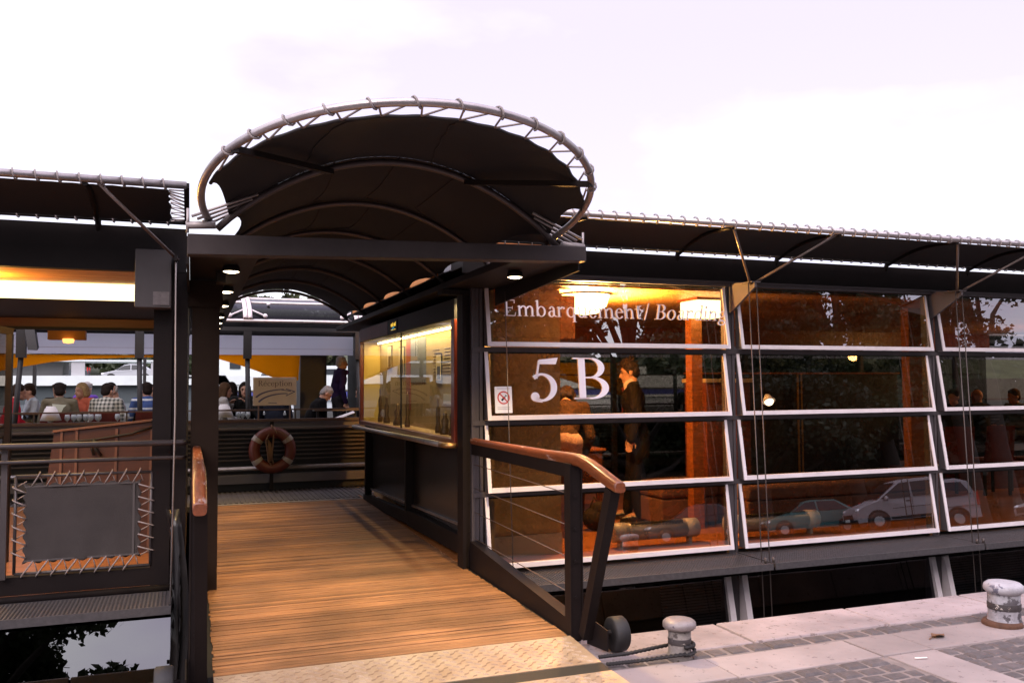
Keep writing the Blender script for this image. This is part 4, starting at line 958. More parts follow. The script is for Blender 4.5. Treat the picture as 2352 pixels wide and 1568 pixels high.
# glass windbreak at the left edge
t = thing('glass_windbreak', 'framed glass windbreak standing at the left picture edge', 'windbreak', (-1.7, 8.5, .1))
b = MB(); b.box(-1.50, 8.47, .1, -1.455, 8.55, 2.05); b.beam((-1.455, 8.51, 2.07), (-2.4, 8.2, 2.24), .06, .06); b.box(-2.45, 8.16, .1, -2.4, 8.24, 2.2); b.build('frame', STEEL, t)
b = MB(); b.add([(-1.5, 8.51, .12), (-2.4, 8.2, .12), (-2.4, 8.2, 2.2), (-1.5, 8.51, 2.05)], [(0, 1, 2, 3)]); b.build('pane', GLASS, t)
t = thing('hanging_lantern', 'small amber lantern hanging under the red valance', 'lantern', (-1.47, 12.1, 2.2))
b = MB(); b.box(-1.68, 12.02, 2.18, -1.26, 12.2, 2.29); b.build('lamp_shade', mat('amber shade', (.5, .27, .07), .6, transl=.4), t); b = MB(); b.lathe([(.07, 0), (.06, -.05), (.002, -.06)], (-1.45, 12.05, 2.19), n=14); b.build('bulb', emis('lantern bulb', (1, .38, .10), 3.), t)
b = MB()
for k in range(22): b.ell((-2.2+k*.075, 12.02, 2.475), (.018, .012, .009), 8, 5)
tag(b.build('light_string', emis('string lights', (1, .5, .12), 1.2)), 'string of tiny warm lights along the top of the red valance', 'string lights')
t = thing('loudspeaker', 'black loudspeaker tilted down beside the leftmost post', 'loudspeaker', (-2.13, 13.6, 2.3))
b = MB(); b.hexa([(-2.14, 13.58, 2.10), (-2.02, 13.58, 2.10), (-2.02, 13.72, 2.14), (-2.14, 13.72, 2.14)], [(-2.20, 13.66, 2.44), (-2.08, 13.66, 2.44), (-2.08, 13.8, 2.46), (-2.20, 13.8, 2.46)]); b.build('cabinet', BLACK, t); b = MB(); b.beam((-2.2, 13.75, 2.42), (-2.25, 13.8, 2.42), .03, .03); b.build('bracket', STEEL, t)

# ================================================================== walkway, slatted balustrade, life ring, sign
b = MB(); b.box(-7, 11.86, -.02, 28, 13.2, .048)
x = -7
while x < 28: b.box(x, 11.95, .046, x+.035, 13.2, .058); x += .07
tag(b.build('walkway', mat('ribbed walkway', (.115, .10, .10), .55, 0, .3, 3, .1, 50)), kind='structure')
b = MB(); b.box(.1, 11.79, .0, 2.5, 11.87, .056); b.build('walkway_threshold', mat('threshold', (.30, .27, .26), .5, .3), kind='structure')
t = thing('slatted_balustrade', 'dark slatted balustrade with a steel tube along the rear walkway', 'balustrade', (2, 13.2, .05))
SL = mat('slat steel', (.060, .052, .055), .4, .2, .2, 3)
b = MB()
for k in range(8):
    z = .50+k*.062; b.box(-7, 13.19, z, 28, 13.23, z+.018)
b.build('slats', SL, t)
b = MB(); b.box(-7, 13.10, .955, 28, 13.30, .985); b.box(-7, 13.28, .985, 28, 13.30, 1.07); b.build('ledge', mat('ledge steel', (.13, .115, .12), .45, .2, .2, 3), t)
b = MB(); b.box(-7, 13.17, 1.06, 28, 13.27, 1.10); b.box(-7, 13.19, 1.225, 28, 13.235, 1.245); b.build('wood_rail', mat('dark rail wood', (.085, .042, .030), .45, 0, .3, 4), t)
b = MB(); x = -6.6
while x < 28: b.box(x, 13.20, 1.10, x+.02, 13.22, 1.225); x += 1.15
b.build('balusters', SL, t)
b = MB(); b.tube([(-7, 13.10, .395), (28, 13.10, .395)], .032, 10); b.build('steel_tube', PIPE, t)
b = MB(); b.box(-7, 13.18, .17, 28, 13.24, .30); b.build('kick_board', mat('kick board', (.12, .105, .108), .5, 0, .2, 3), t)
b = MB(); b.box(-7, 13.32, .05, 28, 13.34, .96); b.build('backing', BLACK, t)
t = thing('life_ring', 'orange life ring with white bands hung on the slatted balustrade', 'life ring', (1.115, 13.0, .65))
c = V((1.118, 13.02, .655)); RRr = .255
P = [(c.x+RRr*math.cos(a), c.y, c.z+RRr*1.02*math.sin(a)) for a in [2*math.pi*k/48 for k in range(48)]]
b = MB(); b.tube(P, .078, 14, closed=True); b.build('ring', mat('orange ring', (.115, .018, .007), .5, 0, .3, 7), t)
for a0 in (35, 145, 215, 325):
    b = MB(); b.tube([(c.x+RRr*math.cos(R(a)), c.y, c.z+RRr*1.02*math.sin(R(a))) for a in range(a0-7, a0+8, 2)], .081, 14); b.build('white_band', mat('reflective band', (.27, .235, .21), .5), t)
b = MB(); b.tube([(c.x-.02, 13.0, 1.02), (c.x+.015, 12.96, .93), (c.x-.015, 12.96, .55), (c.x+.02, 12.98, .42)], .012, 6); b.tube([(c.x-.01, 12.98, 1.0), (c.x-.10, 12.93, .80), (c.x-.06, 12.95, .5), (c.x-.02, 12.96, .44)], .010, 6); b.tube([(c.x+.01, 12.98, 1.0), (c.x+.05, 12.93, .9)], .010, 6)
for k in range(4): b.tube([(c.x-.07+.012*k, 12.955, .82-.02*k), (c.x-.06+.014*k, 12.945, .62), (c.x-.07+.02*k, 12.955, .50)], .009, 5)
b.build('coiled_rope', mat('ring rope', (.18, .10, .06), .85), t)
b = MB(); b.beam((c.x+.0, 13.14, .06), (c.x+.0, 13.14, 1.06), .05, .02, (0, 1, 0)); b.build('hanger', STEELB, t)
t = thing('reception_sign', 'beige Réception sign with blue arrow strokes above the life ring', 'sign', (1.15, 13.15, 1.25))
SB = mat('sign board', (.86, .76, .66), .6, 0, .15, 3); SI = mat('sign ink', (.20, .13, .12), .6); SBL = mat('sign blue', (.13, .13, .26), .6)
b = MB(); b.box(.845, 13.10, 1.30, 1.462, 13.115, 1.71); b.build('board', SB, t, bevel=.004)
g = Glyphs(); e = g.text('Réception', 0, .02); s_ = .49/e
lettering(g, 'lettering', t, (.915, 13.0995, 1.585), (1, 0, 0), (0, 0, 1), s_*1.0, SI, (0, -1, 0))
g = Glyphs(); g.arc(.40, -.02, .42, .16, 90, 165, .03, .012, 0, 18); g.arc(.42, -.09, .40, .17, 85, 165, .03, .014, 0, 18); g.line(.43, .14, .56, .10, .012, 0); g.line(.43, .04, .56, .10, .012, 0); g.line(.36, .13, .50, .105, .010, 0); g.line(.18, -.06, .30, -.065, .010, 0)
lettering(g, 'arrow', t, (.88, 13.0995, 1.40), (1, 0, 0), (0, 0, 1), 1, SBL, (0, -1, 0))
for x in (.925, 1.372): b = MB(); b.box(x-.01, 13.12, 1.09, x+.01, 13.14, 1.32); b.build('post', mat('sign post', (.20, .13, .11), .5), t)

# ================================================================== restaurant boat moored behind, its glass roof and sails
T = thing('glass_roofed_restaurant', 'restaurant boat with a curved glass roof and black posts behind the walkway', 'restaurant boat', (2, 16, 0))
b = MB(); b.box(-9, 13.42, -2, 28, 19.5, .28); b.build('deck', mat('restaurant deck', (.06, .05, .048), .6, 0, .2, 3), T)
RG = glass('tinted roof glass', (.05, .05, .055), .02); RG.node_tree.nodes['Glossy BSDF'].inputs[0].default_value = (.45, .45, .48, 1)
def roofc(v): a = R(8+74*v); return (13.75+2.3*(1-math.cos(a)), 2.50+.60*math.sin(a))
for q0, q1 in ((0, .46), (.52, .80), (.85, 1)):
    P = []
    for k in range(9):
        y, z = roofc(q0+(q1-q0)*k/8); P.append([(-9, y, z), (3.5, y, z), (28, y, z)])
    b = MB(); b.grid(P); b.build('roof_pane', RG, T)
for q, r_ in ((0, .032), (.49, .030), (.82, .028), (1, .022)):
    y, z = roofc(q); b = MB(); b.tube([(-9, y, z), (28, y, z)], r_, 8); b.build('roof_bar', PIPE, T)
b = MB(); b.box(-9, 13.72, 2.425, 28, 13.80, 2.485); b.build('gutter', BLACK, T)
b = MB(); b.grid([[(-9, roofc(v/8*.55)[0]+.08, roofc(v/8*.55)[1]-.22), (28, roofc(v/8*.55)[0]+.08, roofc(v/8*.55)[1]-.22)] for v in range(9)]); b.build('roof_darkening_sheet', BLACK, T)  # black sheet added beneath the panes to make the roof read dark
for x in (-2.25, -.72, .80, 2.50, 5.3, 8.3, 11.3, 14.5, 18, 22):
    b = MB(); 
    for dx in (-.035, .035): b.tube([(x+dx, roofc(k/10)[0]-.03, roofc(k/10)[1]+.03) for k in range(11)], .034, 8)
    b.build('arch_rib', mat('white rib paint', (.66, .58, .58), .35, .1), T)
    y, z = roofc(.2)
    b = MB()
    for sx in (-1, 1):
        b.tube([(x, roofc(.25)[0]-.02, roofc(.25)[1]+.03), (x+.26*sx, roofc(.08)[0]-.03, roofc(.08)[1]+.02)], .012, 6); b.ell((x+.26*sx, roofc(.08)[0]-.04, roofc(.08)[1]+.02), .035, 8, 6); b.ell((x+.34*sx, roofc(.40)[0]-.04, roofc(.40)[1]+.02), .03, 8, 6)
    b.build('glass_clamp', ALU, T)
    b = MB(); b.box(x-.06, 13.72, 2.0, x+.06, 13.84, 2.43); b.tube([(x, 13.78, 2.05), (x+(-.12 if x < -2 else .04), 13.80, .28)], .036, 8); b.build('post', BLACK, T)
BLIND = mat('lavender blind cloth', (.93, .93, 1.0), .8, 0, .03, 3, transl=.97)
for x0, x1 in ((-9, -.72), (-.72, .80), (.80, 2.50), (2.5, 5.3), (5.3, 8.3), (8.3, 11.3), (11.3, 14.5), (14.5, 18), (18, 22), (22, 28)):
    b = MB(); b.box(x0+.01, 14.20, 2.075, x1-.01, 14.206, 2.44); b.build('roll_blind', BLIND, T)
b = MB(); b.box(-9, 14.185, 2.17, 28, 14.195, 2.176); b.build('blind_cord', mat('pale cord', (.6, .58, .62), .6), T)
for x in (-2.9, -.9, .25, 3.6, 6.9, 10): b = MB(); b.box(x-.03, 19.2, .28, x+.03, 19.28, 2.5); b.build('rear_post', BLACK, T)
b = MB(); b.box(1.77, 15.3, .28, 2.22, 16.3, 2.4); b.build('pillar', BLACK, T)
b = MB(); b.box(2.62, 14.4, .28, 2.95, 15.5, 2.4); b.build('pillar', BLACK, T)
b = MB(); b.box(-9, 19.2, .5, 28, 19.24, 1.02); b.build('rear_balustrade', mat('rear panel', (.10, .11, .11), .6), T)
SAIL = mat('ochre sail cloth', (.92, .52, .035), .75, 0, .2, 3, .1, 60, transl=.65)
def sail(label, pts, yb):
    P = []
    for (x, zt_, zb_) in pts: P.append([(x, yb+.15*math.sin(3*x)+.3*v, zt_+(zb_-zt_)*v/1.0) for v in (0, .25, .5, .75, 1)])
    b = MB(); b.grid(P); o = b.build('shade_sail', SAIL, solid=.01); tag(o, label, 'shade sail', 'ochre shade sails')
    return o
sail('ochre shade sail hanging in a curved triangle left of the black pillar', [(.1, 2.10, 2.07), (.45, 2.11, 2.05), (.75, 2.11, 1.96), (1.05, 2.12, 1.85), (1.3, 2.12, 1.74), (1.5, 2.13, 1.67), (1.62, 2.13, 1.66), (1.74, 2.13, 1.68)], 15.2)
sail('ochre shade sail sagging to the left above the row of diners', [(-4.4, 2.09, 1.55), (-3.4, 2.09, 1.72), (-2.6, 2.09, 1.885), (-2.1, 2.09, 1.99), (-1.6, 2.09, 2.045), (-1.0, 2.09, 2.065), (-.45, 2.09, 2.07)], 15.2)
sail('ochre shade sail glimpsed through the lettered panes', [(6.0, 2.0, 1.98), (6.6, 2.0, 1.80), (7.2, 2.0, 1.62), (7.8, 2.0, 1.45), (8.3, 2.0, 1.30)], 15.4)
# ================================================================== people
def skinned(b, name, m_, parent, vox, smooth=3):
    """fuse overlapping volumes into one continuous surface"""
    o = b.build(name, m_, parent, local=True)
    r_ = o.modifiers.new('r', 'REMESH'); r_.mode = 'VOXEL'; r_.voxel_size = vox; r_.use_smooth_shade = True
    s_ = o.modifiers.new('s', 'SMOOTH'); s_.factor = .5; s_.iterations = smooth
    bpy.context.view_layer.update()
    dg = bpy.context.evaluated_depsgraph_get()
    me = bpy.data.meshes.new_from_object(o.evaluated_get(dg)); old = o.data
    o.modifiers.clear(); o.data = me; me.name = name; bpy.data.meshes.remove(old)
    me.polygons.foreach_set('use_smooth', [True]*len(me.polygons))
    if not me.materials: me.materials.append(m_)
    return o
def hand(b, w_, d, up, s=1., curl=.5, side=1):
    """palm, four unequal curled fingers and a thumb from the side of the palm"""
    w_, d, up = V(w_), V(d).normalized(), V(up); up = (up-d*up.dot(d)).normalized(); sd = d.cross(up)
    pc = w_+d*.045*s; b.ell(pc, (.040*s, .045*s, .016*s), 10, 6, rot=Matrix((sd, d, up)).transposed().to_3x3())
    for k, (off, ln) in enumerate(((-.030, .062), (-.010, .072), (.010, .068), (.029, .052))):
        p = w_+d*.082*s+sd*off*s; q = p+(d*math.cos(curl*.6)-up*math.sin(curl*.6))*ln*.5*s; e = q+(d*math.cos(curl*1.6)-up*math.sin(curl*1.6))*ln*.55*s
        b.cone(p-d*.012*s, q, .0095*s, .0088*s, 7); b.cone(q, e, .0088*s, .0075*s, 7)
    p = w_+d*.025*s+sd*-.034*s*side; q = p+(d*.6-sd*.75*side-up*.2)*.036*s; b.cone(p, q, .011*s, .010*s, 7); b.cone(q, q+(d*.9-up*.35)*.030*s, .010*s, .008*s, 7)
def person(label, x, y, z, face, pose='sit', h=1.0, top=None, hair=None, skin=None, legs=None, style='short', lean=8, arms='table', turn=0, nod=0, sleeve=1., detail=False, coat=False, group=None, top_name='shirt', extra=None, size=.96):
    t = thing('person', label, 'person', (x, y, z), group, R(face-90)); t.scale = (size,)*3
    skin = skin or SKIN; vox = .0085 if detail else .0125
    hz = .47 if pose == 'sit' else .93
    Rl = Matrix.Rotation(-R(lean), 3, 'X')                          # lean forward (+y is the front)
    hip = V((0, 0, hz)); P = lambda px, py, pz: hip+Rl @ V((px, py, pz))
    sh = [P(-.185, 0, .46), P(.185, 0, .46)]; neck = P(0, -.005, .50); 
    Rh = Rl @ Matrix.Rotation(R(turn), 3, 'Z') @ Matrix.Rotation(-R(nod), 3, 'X')
    hc = P(0, .02, .635); Hd = lambda px, py, pz: hc+Rh @ V((px, py, pz))
    if arms == 'table': el = [P(-.25, .10, .20), P(.25, .10, .20)]; wr = [P(-.10, .34, .22), P(.12, .34, .22)]
    elif arms == 'chin': el = [P(-.22, .18, .20), P(.22, .16, .20)]; wr = [P(-.03, .17, .44), P(.10, .36, .22)]
    elif arms == 'read': el = [P(-.22, .16, .18), P(.22, .16, .18)]; wr = [P(-.10, .38, .10), P(.10, .38, .12)]
    elif arms == 'reach': el = [P(-.25, .16, .22), P(.25, .16, .22)]; wr = [P(-.16, .42, .18), P(.16, .42, .18)]
    else: el = [P(-.245, -.03, .18), P(.245, -.03, .18)]; wr = [P(-.24, .06, -.06), P(.24, .06, -.06)]
    if pose == 'sit': kn = [V((-.11, .42, hz+.03)), V((.11, .42, hz+.03))]; an = [V((-.12, .40, .09)), V((.12, .40, .09))]; hp = [V((-.09, .0, hz)), V((.09, .0, hz))]
    else: hp = [V((-.09, 0, hz-.02)), V((.09, 0, hz-.02))]; kn = [V((-.10, .02, .49)), V((.10, .05, .49))]; an = [V((-.105, -.02, .09)), V((.10, .10, .09))]
    # body: head with a face, neck, trunk, limbs, hands
    b = MB()
    b.ell(Hd(0, -.012, .025), (.074, .092, .098), 16, 12, rot=Rh); b.ell(Hd(0, .022, -.045), (.056, .064, .070), 14, 10, rot=Rh)
    b.cone(Hd(0, .084, .012), Hd(0, .106, -.022), .010, .016, 8); b.ell(Hd(0, .078, -.085), (.026, .022, .020), 8, 6); b.ell(Hd(0, .086, -.052), (.024, .012, .012), 8, 6)
    b.ell(Hd(0, .072, .034), (.050, .020, .012), 8, 6)
    for s_ in (-1, 1): b.ell(Hd(.076*s_, -.012, -.008), (.012, .020, .032), 8, 6, rot=Rh)
    b.cone(neck, Hd(0, -.018, -.06), .058, .052); b.cone(P(0, .01, .0), P(0, .01, .34), .09, .085)
    for i, s_ in ((0, -1), (1, 1)):
        b.cone(sh[i], el[i], .046, .038); b.cone(el[i], wr[i], .038, .026); b.cone(sh[i], P(0, 0, .45), .04, .05)
        d = (wr[i]-el[i]); hand(b, wr[i], d if arms != 'side' else d, (0, 0, 1) if arms != 'side' else (-s_*1., .2, 0), 1., .75, s_)
        b.cone(hp[i], kn[i], .07, .05); b.cone(kn[i], an[i], .05, .036); b.cone(an[i], an[i]+V((0, .14, -.05)), .036, .03); b.cone(hip, hp[i], .08, .08)
    body = skinned(b, 'body', skin, t, vox)
    if detail:
        for s_ in (-1, 1):
            b = MB(); b.ell(Hd(.032*s_, .078, .012), (.014, .008, .0055), 8, 6, rot=Rh); b.build('eye', BLACK, t, local=True)
            b = MB(); b.cone(Hd(.018*s_, .090, .036), Hd(.050*s_, .078, .038), .0055, .004, 6); b.build('eyebrow', BLACK, t, local=True)
        b = MB(); b.cone(Hd(-.018, .0945, -.053), Hd(.018, .0945, -.053), .005, .005, 6); b.build('lips', mat('lips', (.36, .12, .09), .5), t, local=True)
    # upper garment
    b = MB(); k_ = 1.10 if coat else 1.0
    b.ell(P(0, .0, .02), (.165*k_, .12*k_, .13), 14, 9); b.ell(P(0, .0, .18), (.155*k_, .115*k_, .17), 14, 9); b.ell(P(0, .005, .34), (.175*k_, .122*k_, .16), 14, 9)
    for i, s_ in ((0, -1), (1, 1)):
        b.cone(P(0, -.01, .44), sh[i]+V((0, 0, .01)), .075, .062*k_); b.cone(sh[i], P(0, -.012, .475), .060, .070); b.cone(sh[i], el[i], .060*k_, .052*k_)
        e = el[i].lerp(wr[i], sleeve)
        if sleeve > .05: b.cone(el[i], e, .050*k_, (.042 if sleeve > .9 else .046)*k_)
    b.cone(P(0, -.01, .44), P(0, -.012, .50), .075, .064)
    if coat:
        for s_ in (-1, 1): b.cone(P(.06*s_, -.01, .0), P(.075*s_, -.015, -.22), .125, .115)
    skinned(b, top_name, top, t, vox)
    # lower garment and shoes
    lg = legs or cloth('dark trousers', (.03, .028, .032)); b = MB()
    for i in (0, 1): b.cone(hip+V((.02*(2*i-1), 0, 0)), hp[i], .12, .105); b.cone(hp[i], kn[i], .098, .070); b.cone(kn[i], an[i]+V((0, 0, -.02)), .068, .055)
    skinned(b, 'trousers', lg, t, .014)
    for i in (0, 1):
        b = MB(); b.cone(an[i]+V((0, -.02, -.035)), an[i]+V((0, .06, -.045)), .046, .042, 10); b.cone(an[i]+V((0, .06, -.048)), an[i]+V((0, .17, -.056)), .042, .032, 10); b.box(an[i].x-.035, an[i].y-.06, 0.0, an[i].x+.035, an[i].y+.20, .02); b.build('shoe', mat('black leather', (.015, .013, .013), .3), t, local=True)
    # hair
    if hair:
        b = MB(); rnd = random.Random(label)
        if style != 'bald':
            b.ell(Hd(0, -.024, .052), (.086, .094, .088), 16, 10, rot=Rh); b.ell(Hd(0, -.058, -.005), (.078, .058, .078), 12, 8, rot=Rh)
            if style == 'spiky':
                b.ell(Hd(0, .02, .105), (.07, .07, .04), 12, 8, rot=Rh)
                for k in range(26):
                    a = rnd.uniform(0, 6.28); e_ = rnd.uniform(.2, 1.2); d = V((math.cos(a)*math.sin(e_), math.sin(a)*math.sin(e_)-.1, math.cos(e_)))
                    b.cone(Hd(0, -.015, .055)+Rh @ (d*.075), Hd(0, -.015, .055)+Rh @ (d*rnd.uniform(.105, .125)+V((0, -.01, 0))), .020, .007, 6)
                for s_ in (-1, 1): b.ell(Hd(.070*s_, .005, .015), (.014, .022, .035), 8, 6, rot=Rh)
            if style in ('long', 'bob'):
                ln = -.20 if style == 'long' else -.07
                for s_ in (-1, 1): b.cone(Hd(.062*s_, -.015, .04), Hd(.074*s_, -.02, ln), .040, .036); b.cone(Hd(.03*s_, -.065, .03), Hd(.035*s_, -.08, ln), .052, .045)
            if style == 'short':
                for k in range(10):
                    a = rnd.uniform(0, 6.28); d = V((math.cos(a)*.07, math.sin(a)*.06-.02, .09)); b.ell(Hd(*d), (.028, .028, .022), 8, 6)
        else:
            for a in range(20, 170, 25): b.ell(Hd(.076*math.cos(R(a)), -.02-.080*math.sin(R(a)), .0), (.022, .022, .045), 8, 6)
        skinned(b, 'hair', hair, t, .0095 if detail else .012, 2)
    if extra: extra(t, P, Hd)
    return t
HB, HD, HG, HL, HBR = hairm('black', (.018, .012, .010)), hairm('dark brown', (.035, .020, .013)), hairm('grey', (.42, .39, .37)), hairm('blond', (.42, .29, .14)), hairm('brown', (.07, .038, .02))
K = cloth
suit = K('suit', (.006, .0055, .006))
def collar(t, P, Hd):
    b = MB(); b.cone(P(0, .03, .495), P(0, .012, .535), .068, .063); b.hexa([P(-.05, .125, .30), P(.05, .125, .30), P(.05, .10, .30), P(-.05, .10, .30)], [P(-.045, .08, .50), P(.045, .08, .50), P(.045, .04, .50), P(-.045, .04, .50)])
    skinned(b, 'shirt_collar', K('white shirt', (.62, .52, .47)), t, .009, 2)
    b = MB(); b.hexa([P(-.02, .142, .12), P(.02, .142, .12), P(.02, .13, .12), P(-.02, .13, .12)], [P(-.014, .108, .48), P(.014, .108, .48), P(.014, .09, .48), P(-.014, .09, .48)]); b.build('tie', K('tie', (.12, .02, .02)), t, local=True)
person('man in a black suit with spiky black hair standing in profile behind the lettered panes', 4.74, 8.72, .05, 153, 'stand', top=suit, hair=HB, legs=suit, style='spiky', arms='side', lean=4, nod=10, detail=True, coat=True, top_name='jacket', extra=collar, size=1.07)
person('stooping dark haired woman in pale pink trousers by the beige partition', 3.52, 8.0, .05, 62, 'stand', top=K('dark brown top', (.03, .018, .014)), hair=HB, legs=K('pale pink trousers', (.42, .27, .25)), style='bob', arms='reach', lean=50, nod=15, size=1.05)
# left row of diners
DF = .47
person('diner in a red jersey at the left end behind the post', -2.52, 14.3, DF, 15, top=K('red', (.42, .015, .03)), hair=HD, sleeve=.25, lean=14)
person('diner in a pale blue shirt beside the red jersey', -2.16, 14.75, DF, 200, top=K('pale blue', (.48, .55, .62)), hair=HD, lean=12)
person('diner with a dark cap of hair and black top between pale blue and khaki shirts', -1.93, 15.3, DF, 250, top=K('black top', (.02, .02, .02)), hair=HBR)
person('broad diner in a khaki shirt with a pale back print seen from behind', -1.78, 13.95, DF, 95, top=K('khaki', (.16, .145, .10)), hair=HB, skin=SKIND, sleeve=.1, lean=10,
       extra=lambda t, P, Hd: MB().prism([(-.10, .28), (.02, .25), (.06, .36), (.10, .40), (-.09, .42), (-.07, .34)], P(0, -.135, 0), (1, 0, 0), (0, .02, 1), (0, -.004, 0)).build('back_print', mat('print', (.5, .55, .45), .7), t, local=True))
person('blond diner in a coral top', -1.50, 14.7, DF, 225, top=K('coral', (.50, .12, .07)), hair=HL, style='bob')
person('white haired man in a purple shirt standing behind the diners', -1.76, 16.6, .05, 60, 'stand', top=K('purple', (.14, .06, .36)), hair=HG, arms='side', sleeve=.1, lean=10)
person('diner in a black and white checked shirt seen from behind', -1.20, 13.95, DF, 75, top=bands('checked cloth', (.035, .04, .035), (.46, .46, .40), 17, 'Z', second='X'), hair=HB, lean=14, turn=-20)
person('dark haired diner in a tan top right of the checked shirt', -1.10, 14.9, DF, 170, top=K('tan', (.46, .30, .14)), hair=HB, skin=SKIND)
person('balding diner in a white shirt with his head bowed', -.96, 14.5, DF, 200, top=K('white', (.66, .62, .60)), hair=HG, style='bald', nod=25, lean=16, sleeve=.2)
person('dark haired diner in a blue polo with white stripes', -.60, 14.1, DF, 110, top=bands('striped cloth', (.03, .07, .22), (.55, .6, .66), 7.2, 'Z', duty=.78), hair=HB, sleeve=.1)
person('diner turned sideways beside the blue striped polo', -.40, 14.6, DF, 190, top=K('grey blue', (.10, .13, .18)), hair=HBR)
# middle row, seen through the passage
person('woman with long brown hair and a grey blouse at the left of the passage view', .36, 14.2, DF, 10, top=K('grey blouse', (.36, .35, .34)), hair=HBR, style='long', arms='chin', lean=12)
person('dark haired diner in black seen from behind, left of the smiling woman', .62, 14.8, DF, 90, top=K('black top', (.02, .02, .02)), hair=HB, style='long')
person('dark haired woman in black facing us with warm light on her face', .82, 14.6, DF, 262, top=K('black top', (.02, .02, .02)), hair=HB, style='long', arms='chin', lean=8, detail=True)
person('diner in a dark jacket half hidden by the Réception sign', 1.22, 14.0, DF, 80, top=K('navy', (.022, .026, .04)), hair=HB, lean=10)
person('white haired man in a dark suit bent over the table', 1.74, 14.05, DF, 5, top=suit, hair=HG, lean=28, nod=18, arms='read', coat=True, top_name='jacket', detail=True)
person('standing person in dark clothes with a purple scarf by the black pillar', 2.38, 15.0, DF, 10, 'stand', top=K('dark violet', (.03, .016, .06)), hair=HG, arms='side', lean=4,
       extra=lambda t, P, Hd: MB().ell(P(0, .06, .47), (.10, .10, .06)).build('scarf', K('violet scarf', (.20, .10, .50)), t, local=True))
person('diner in a lilac sleeve at the right of the passage view', 2.86, 13.95, DF, 175, top=K('lilac', (.42, .40, .60)), hair=HBR, lean=25, arms='reach')
# guests behind the panes on the right
for i, (x, y, f_, lb, tp, hr) in enumerate(((10.95, 10.0, 200, 'seated guest at the left of three in the rightmost bay', (.03, .03, .035), HD), (11.55, 10.05, 95, 'bald seated guest with an orange lit scalp in the rightmost bay', (.02, .02, .02), None), (12.2, 9.95, 170, 'seated guest at the right of three in the rightmost bay', (.12, .16, .17), HBR))):
    person(lb, x, y, .30, f_, top=K('guest%d' % i, tp), hair=hr, skin=SKIN)
for i, (x, y, lb) in enumerate(((5.7, 14.3, 'diner in silhouette behind the big letter B'), (6.3, 14.6, 'diner with a pale top behind the big letter B'), (8.9, 14.2, 'diner seen past the suited man'))):
    person(lb, x, y, DF, 80+70*i, top=K('rdiner%d' % i, ((.05, .06, .09), (.3, .27, .22), (.04, .04, .04))[i]), hair=(HB, HL, HD)[i])
b = MB(); b.box(10.2, 9.3, .05, 13.4, 11.2, .30); tag(b.build('platform', WOODR), 'low wooden platform under the guests at the end of the hall', 'platform')

# tables, chairs, table lamps, glasses
def table(label, x, y, wd, z0, cl=False):
    t = thing('table', label, 'table', (x, y, z0), 'tables on the restaurant boat')
    b = MB(); b.box(x-wd/2, y-.36, z0+.715, x+wd/2, y+.36, z0+.745); b.build('tabletop', mat('dark table', (.06, .035, .025), .35) if not cl else mat('table cloth', (.5, .48, .46), .8), t, bevel=.006)
    for sx in (-1, 1):
        for sy in (-1, 1): b = MB(); b.box(x+sx*(wd/2-.06)-.02, y+sy*.30-.02, z0, x+sx*(wd/2-.06)+.02, y+sy*.30+.02, z0+.714); b.build('leg', BLACK, t)
for lb, x, y, wd in (('dark table between the red jersey and the khaki shirt', -2.0, 14.45, .8), ('dark table in front of the checked shirt', -1.25, 14.45, .62), ('dark table before the blue striped polo', -.55, 14.55, .6), ('dark table between the long haired women', .62, 14.40, .5), ('dark table under the bent white haired man', 2.15, 14.05, .7), ('dark table seen under the big letter B', 6.0, 14.2, 1.2), ('dark table seen past the suited man', 8.5, 14.5, 1.4)): table(lb, x, y, wd, DF)
def tlamp(label, x, y, z):
    t = thing('table_lamp', label, 'table lamp', (x, y, z), 'white table lamps')
    b = MB(); b.lathe([(.075, 0), (.055, .02), (.03, .05), (.035, .11)], (x, y, z), n=16); b.build('stand', mat('lamp white', (.62, .60, .58), .5), t)
    b = MB(); b.lathe([(.135, .105), (.075, .27)], (x, y, z), n=18); b.lathe([(.10, .20), (.055, .30)], (x, y, z), n=18); b.build('lamp_shade', mat('lamp white', (.62, .6, .58), .5), t)
tlamp('small white table lamp on the balustrade in front of the khaki shirt', -1.815, 13.42, 1.02); tlamp('small white table lamp in front of the long haired woman', .46, 13.48, 1.02)
gl = mat('wine glass', (.55, .58, .58), .15, 0, transl=.5)
def wineglass(x, y, z):
    b = MB(); b.lathe([(.032, 0), (.030, .004), (.004, .01), (.004, .07), (.028, .09), (.036, .12), (.030, .165)], (x, y, z), n=12); return b.build('wine_glass', gl)
g0 = [(-1.62+.075*k, 13.50+.05*(k % 2)) for k in range(6)]+[(-1.22, 13.5), (-.98, 13.5), (-.86, 13.55), (-.36, 13.5), (-.30, 13.55), (.66, 13.5), (.73, 13.55), (.80, 13.5), (2.62, 13.5), (2.70, 13.55)]+[(6.4+.12*k, 13.6+.05*(k % 3)) for k in range(5)]+[(8.8+.14*k, 13.6) for k in range(5)]
for (x, y) in g0: tag(wineglass(x, y, 1.035), 'wine glass standing on the service shelf behind the balustrade', 'glass', 'wine glasses along the balustrade')
b = MB(); b.box(-7, 13.40, 1.00, 15, 13.66, 1.032); tag(b.build('service_shelf', mat('shelf wood', (.07, .04, .03), .5)), 'narrow dark service shelf running behind the balustrade', 'shelf')
b = MB(); b.hexa([(2.10, 13.52, 1.05), (2.40, 13.50, 1.16), (2.40, 13.66, 1.18), (2.10, 13.70, 1.07)], [(2.10, 13.52, 1.056), (2.40, 13.50, 1.166), (2.40, 13.66, 1.186), (2.10, 13.70, 1.076)]); tag(b.build('menu', mat('menu paper', (.7, .68, .66), .6)), 'white menu sheet lying tilted before the bent white haired man', 'menu')
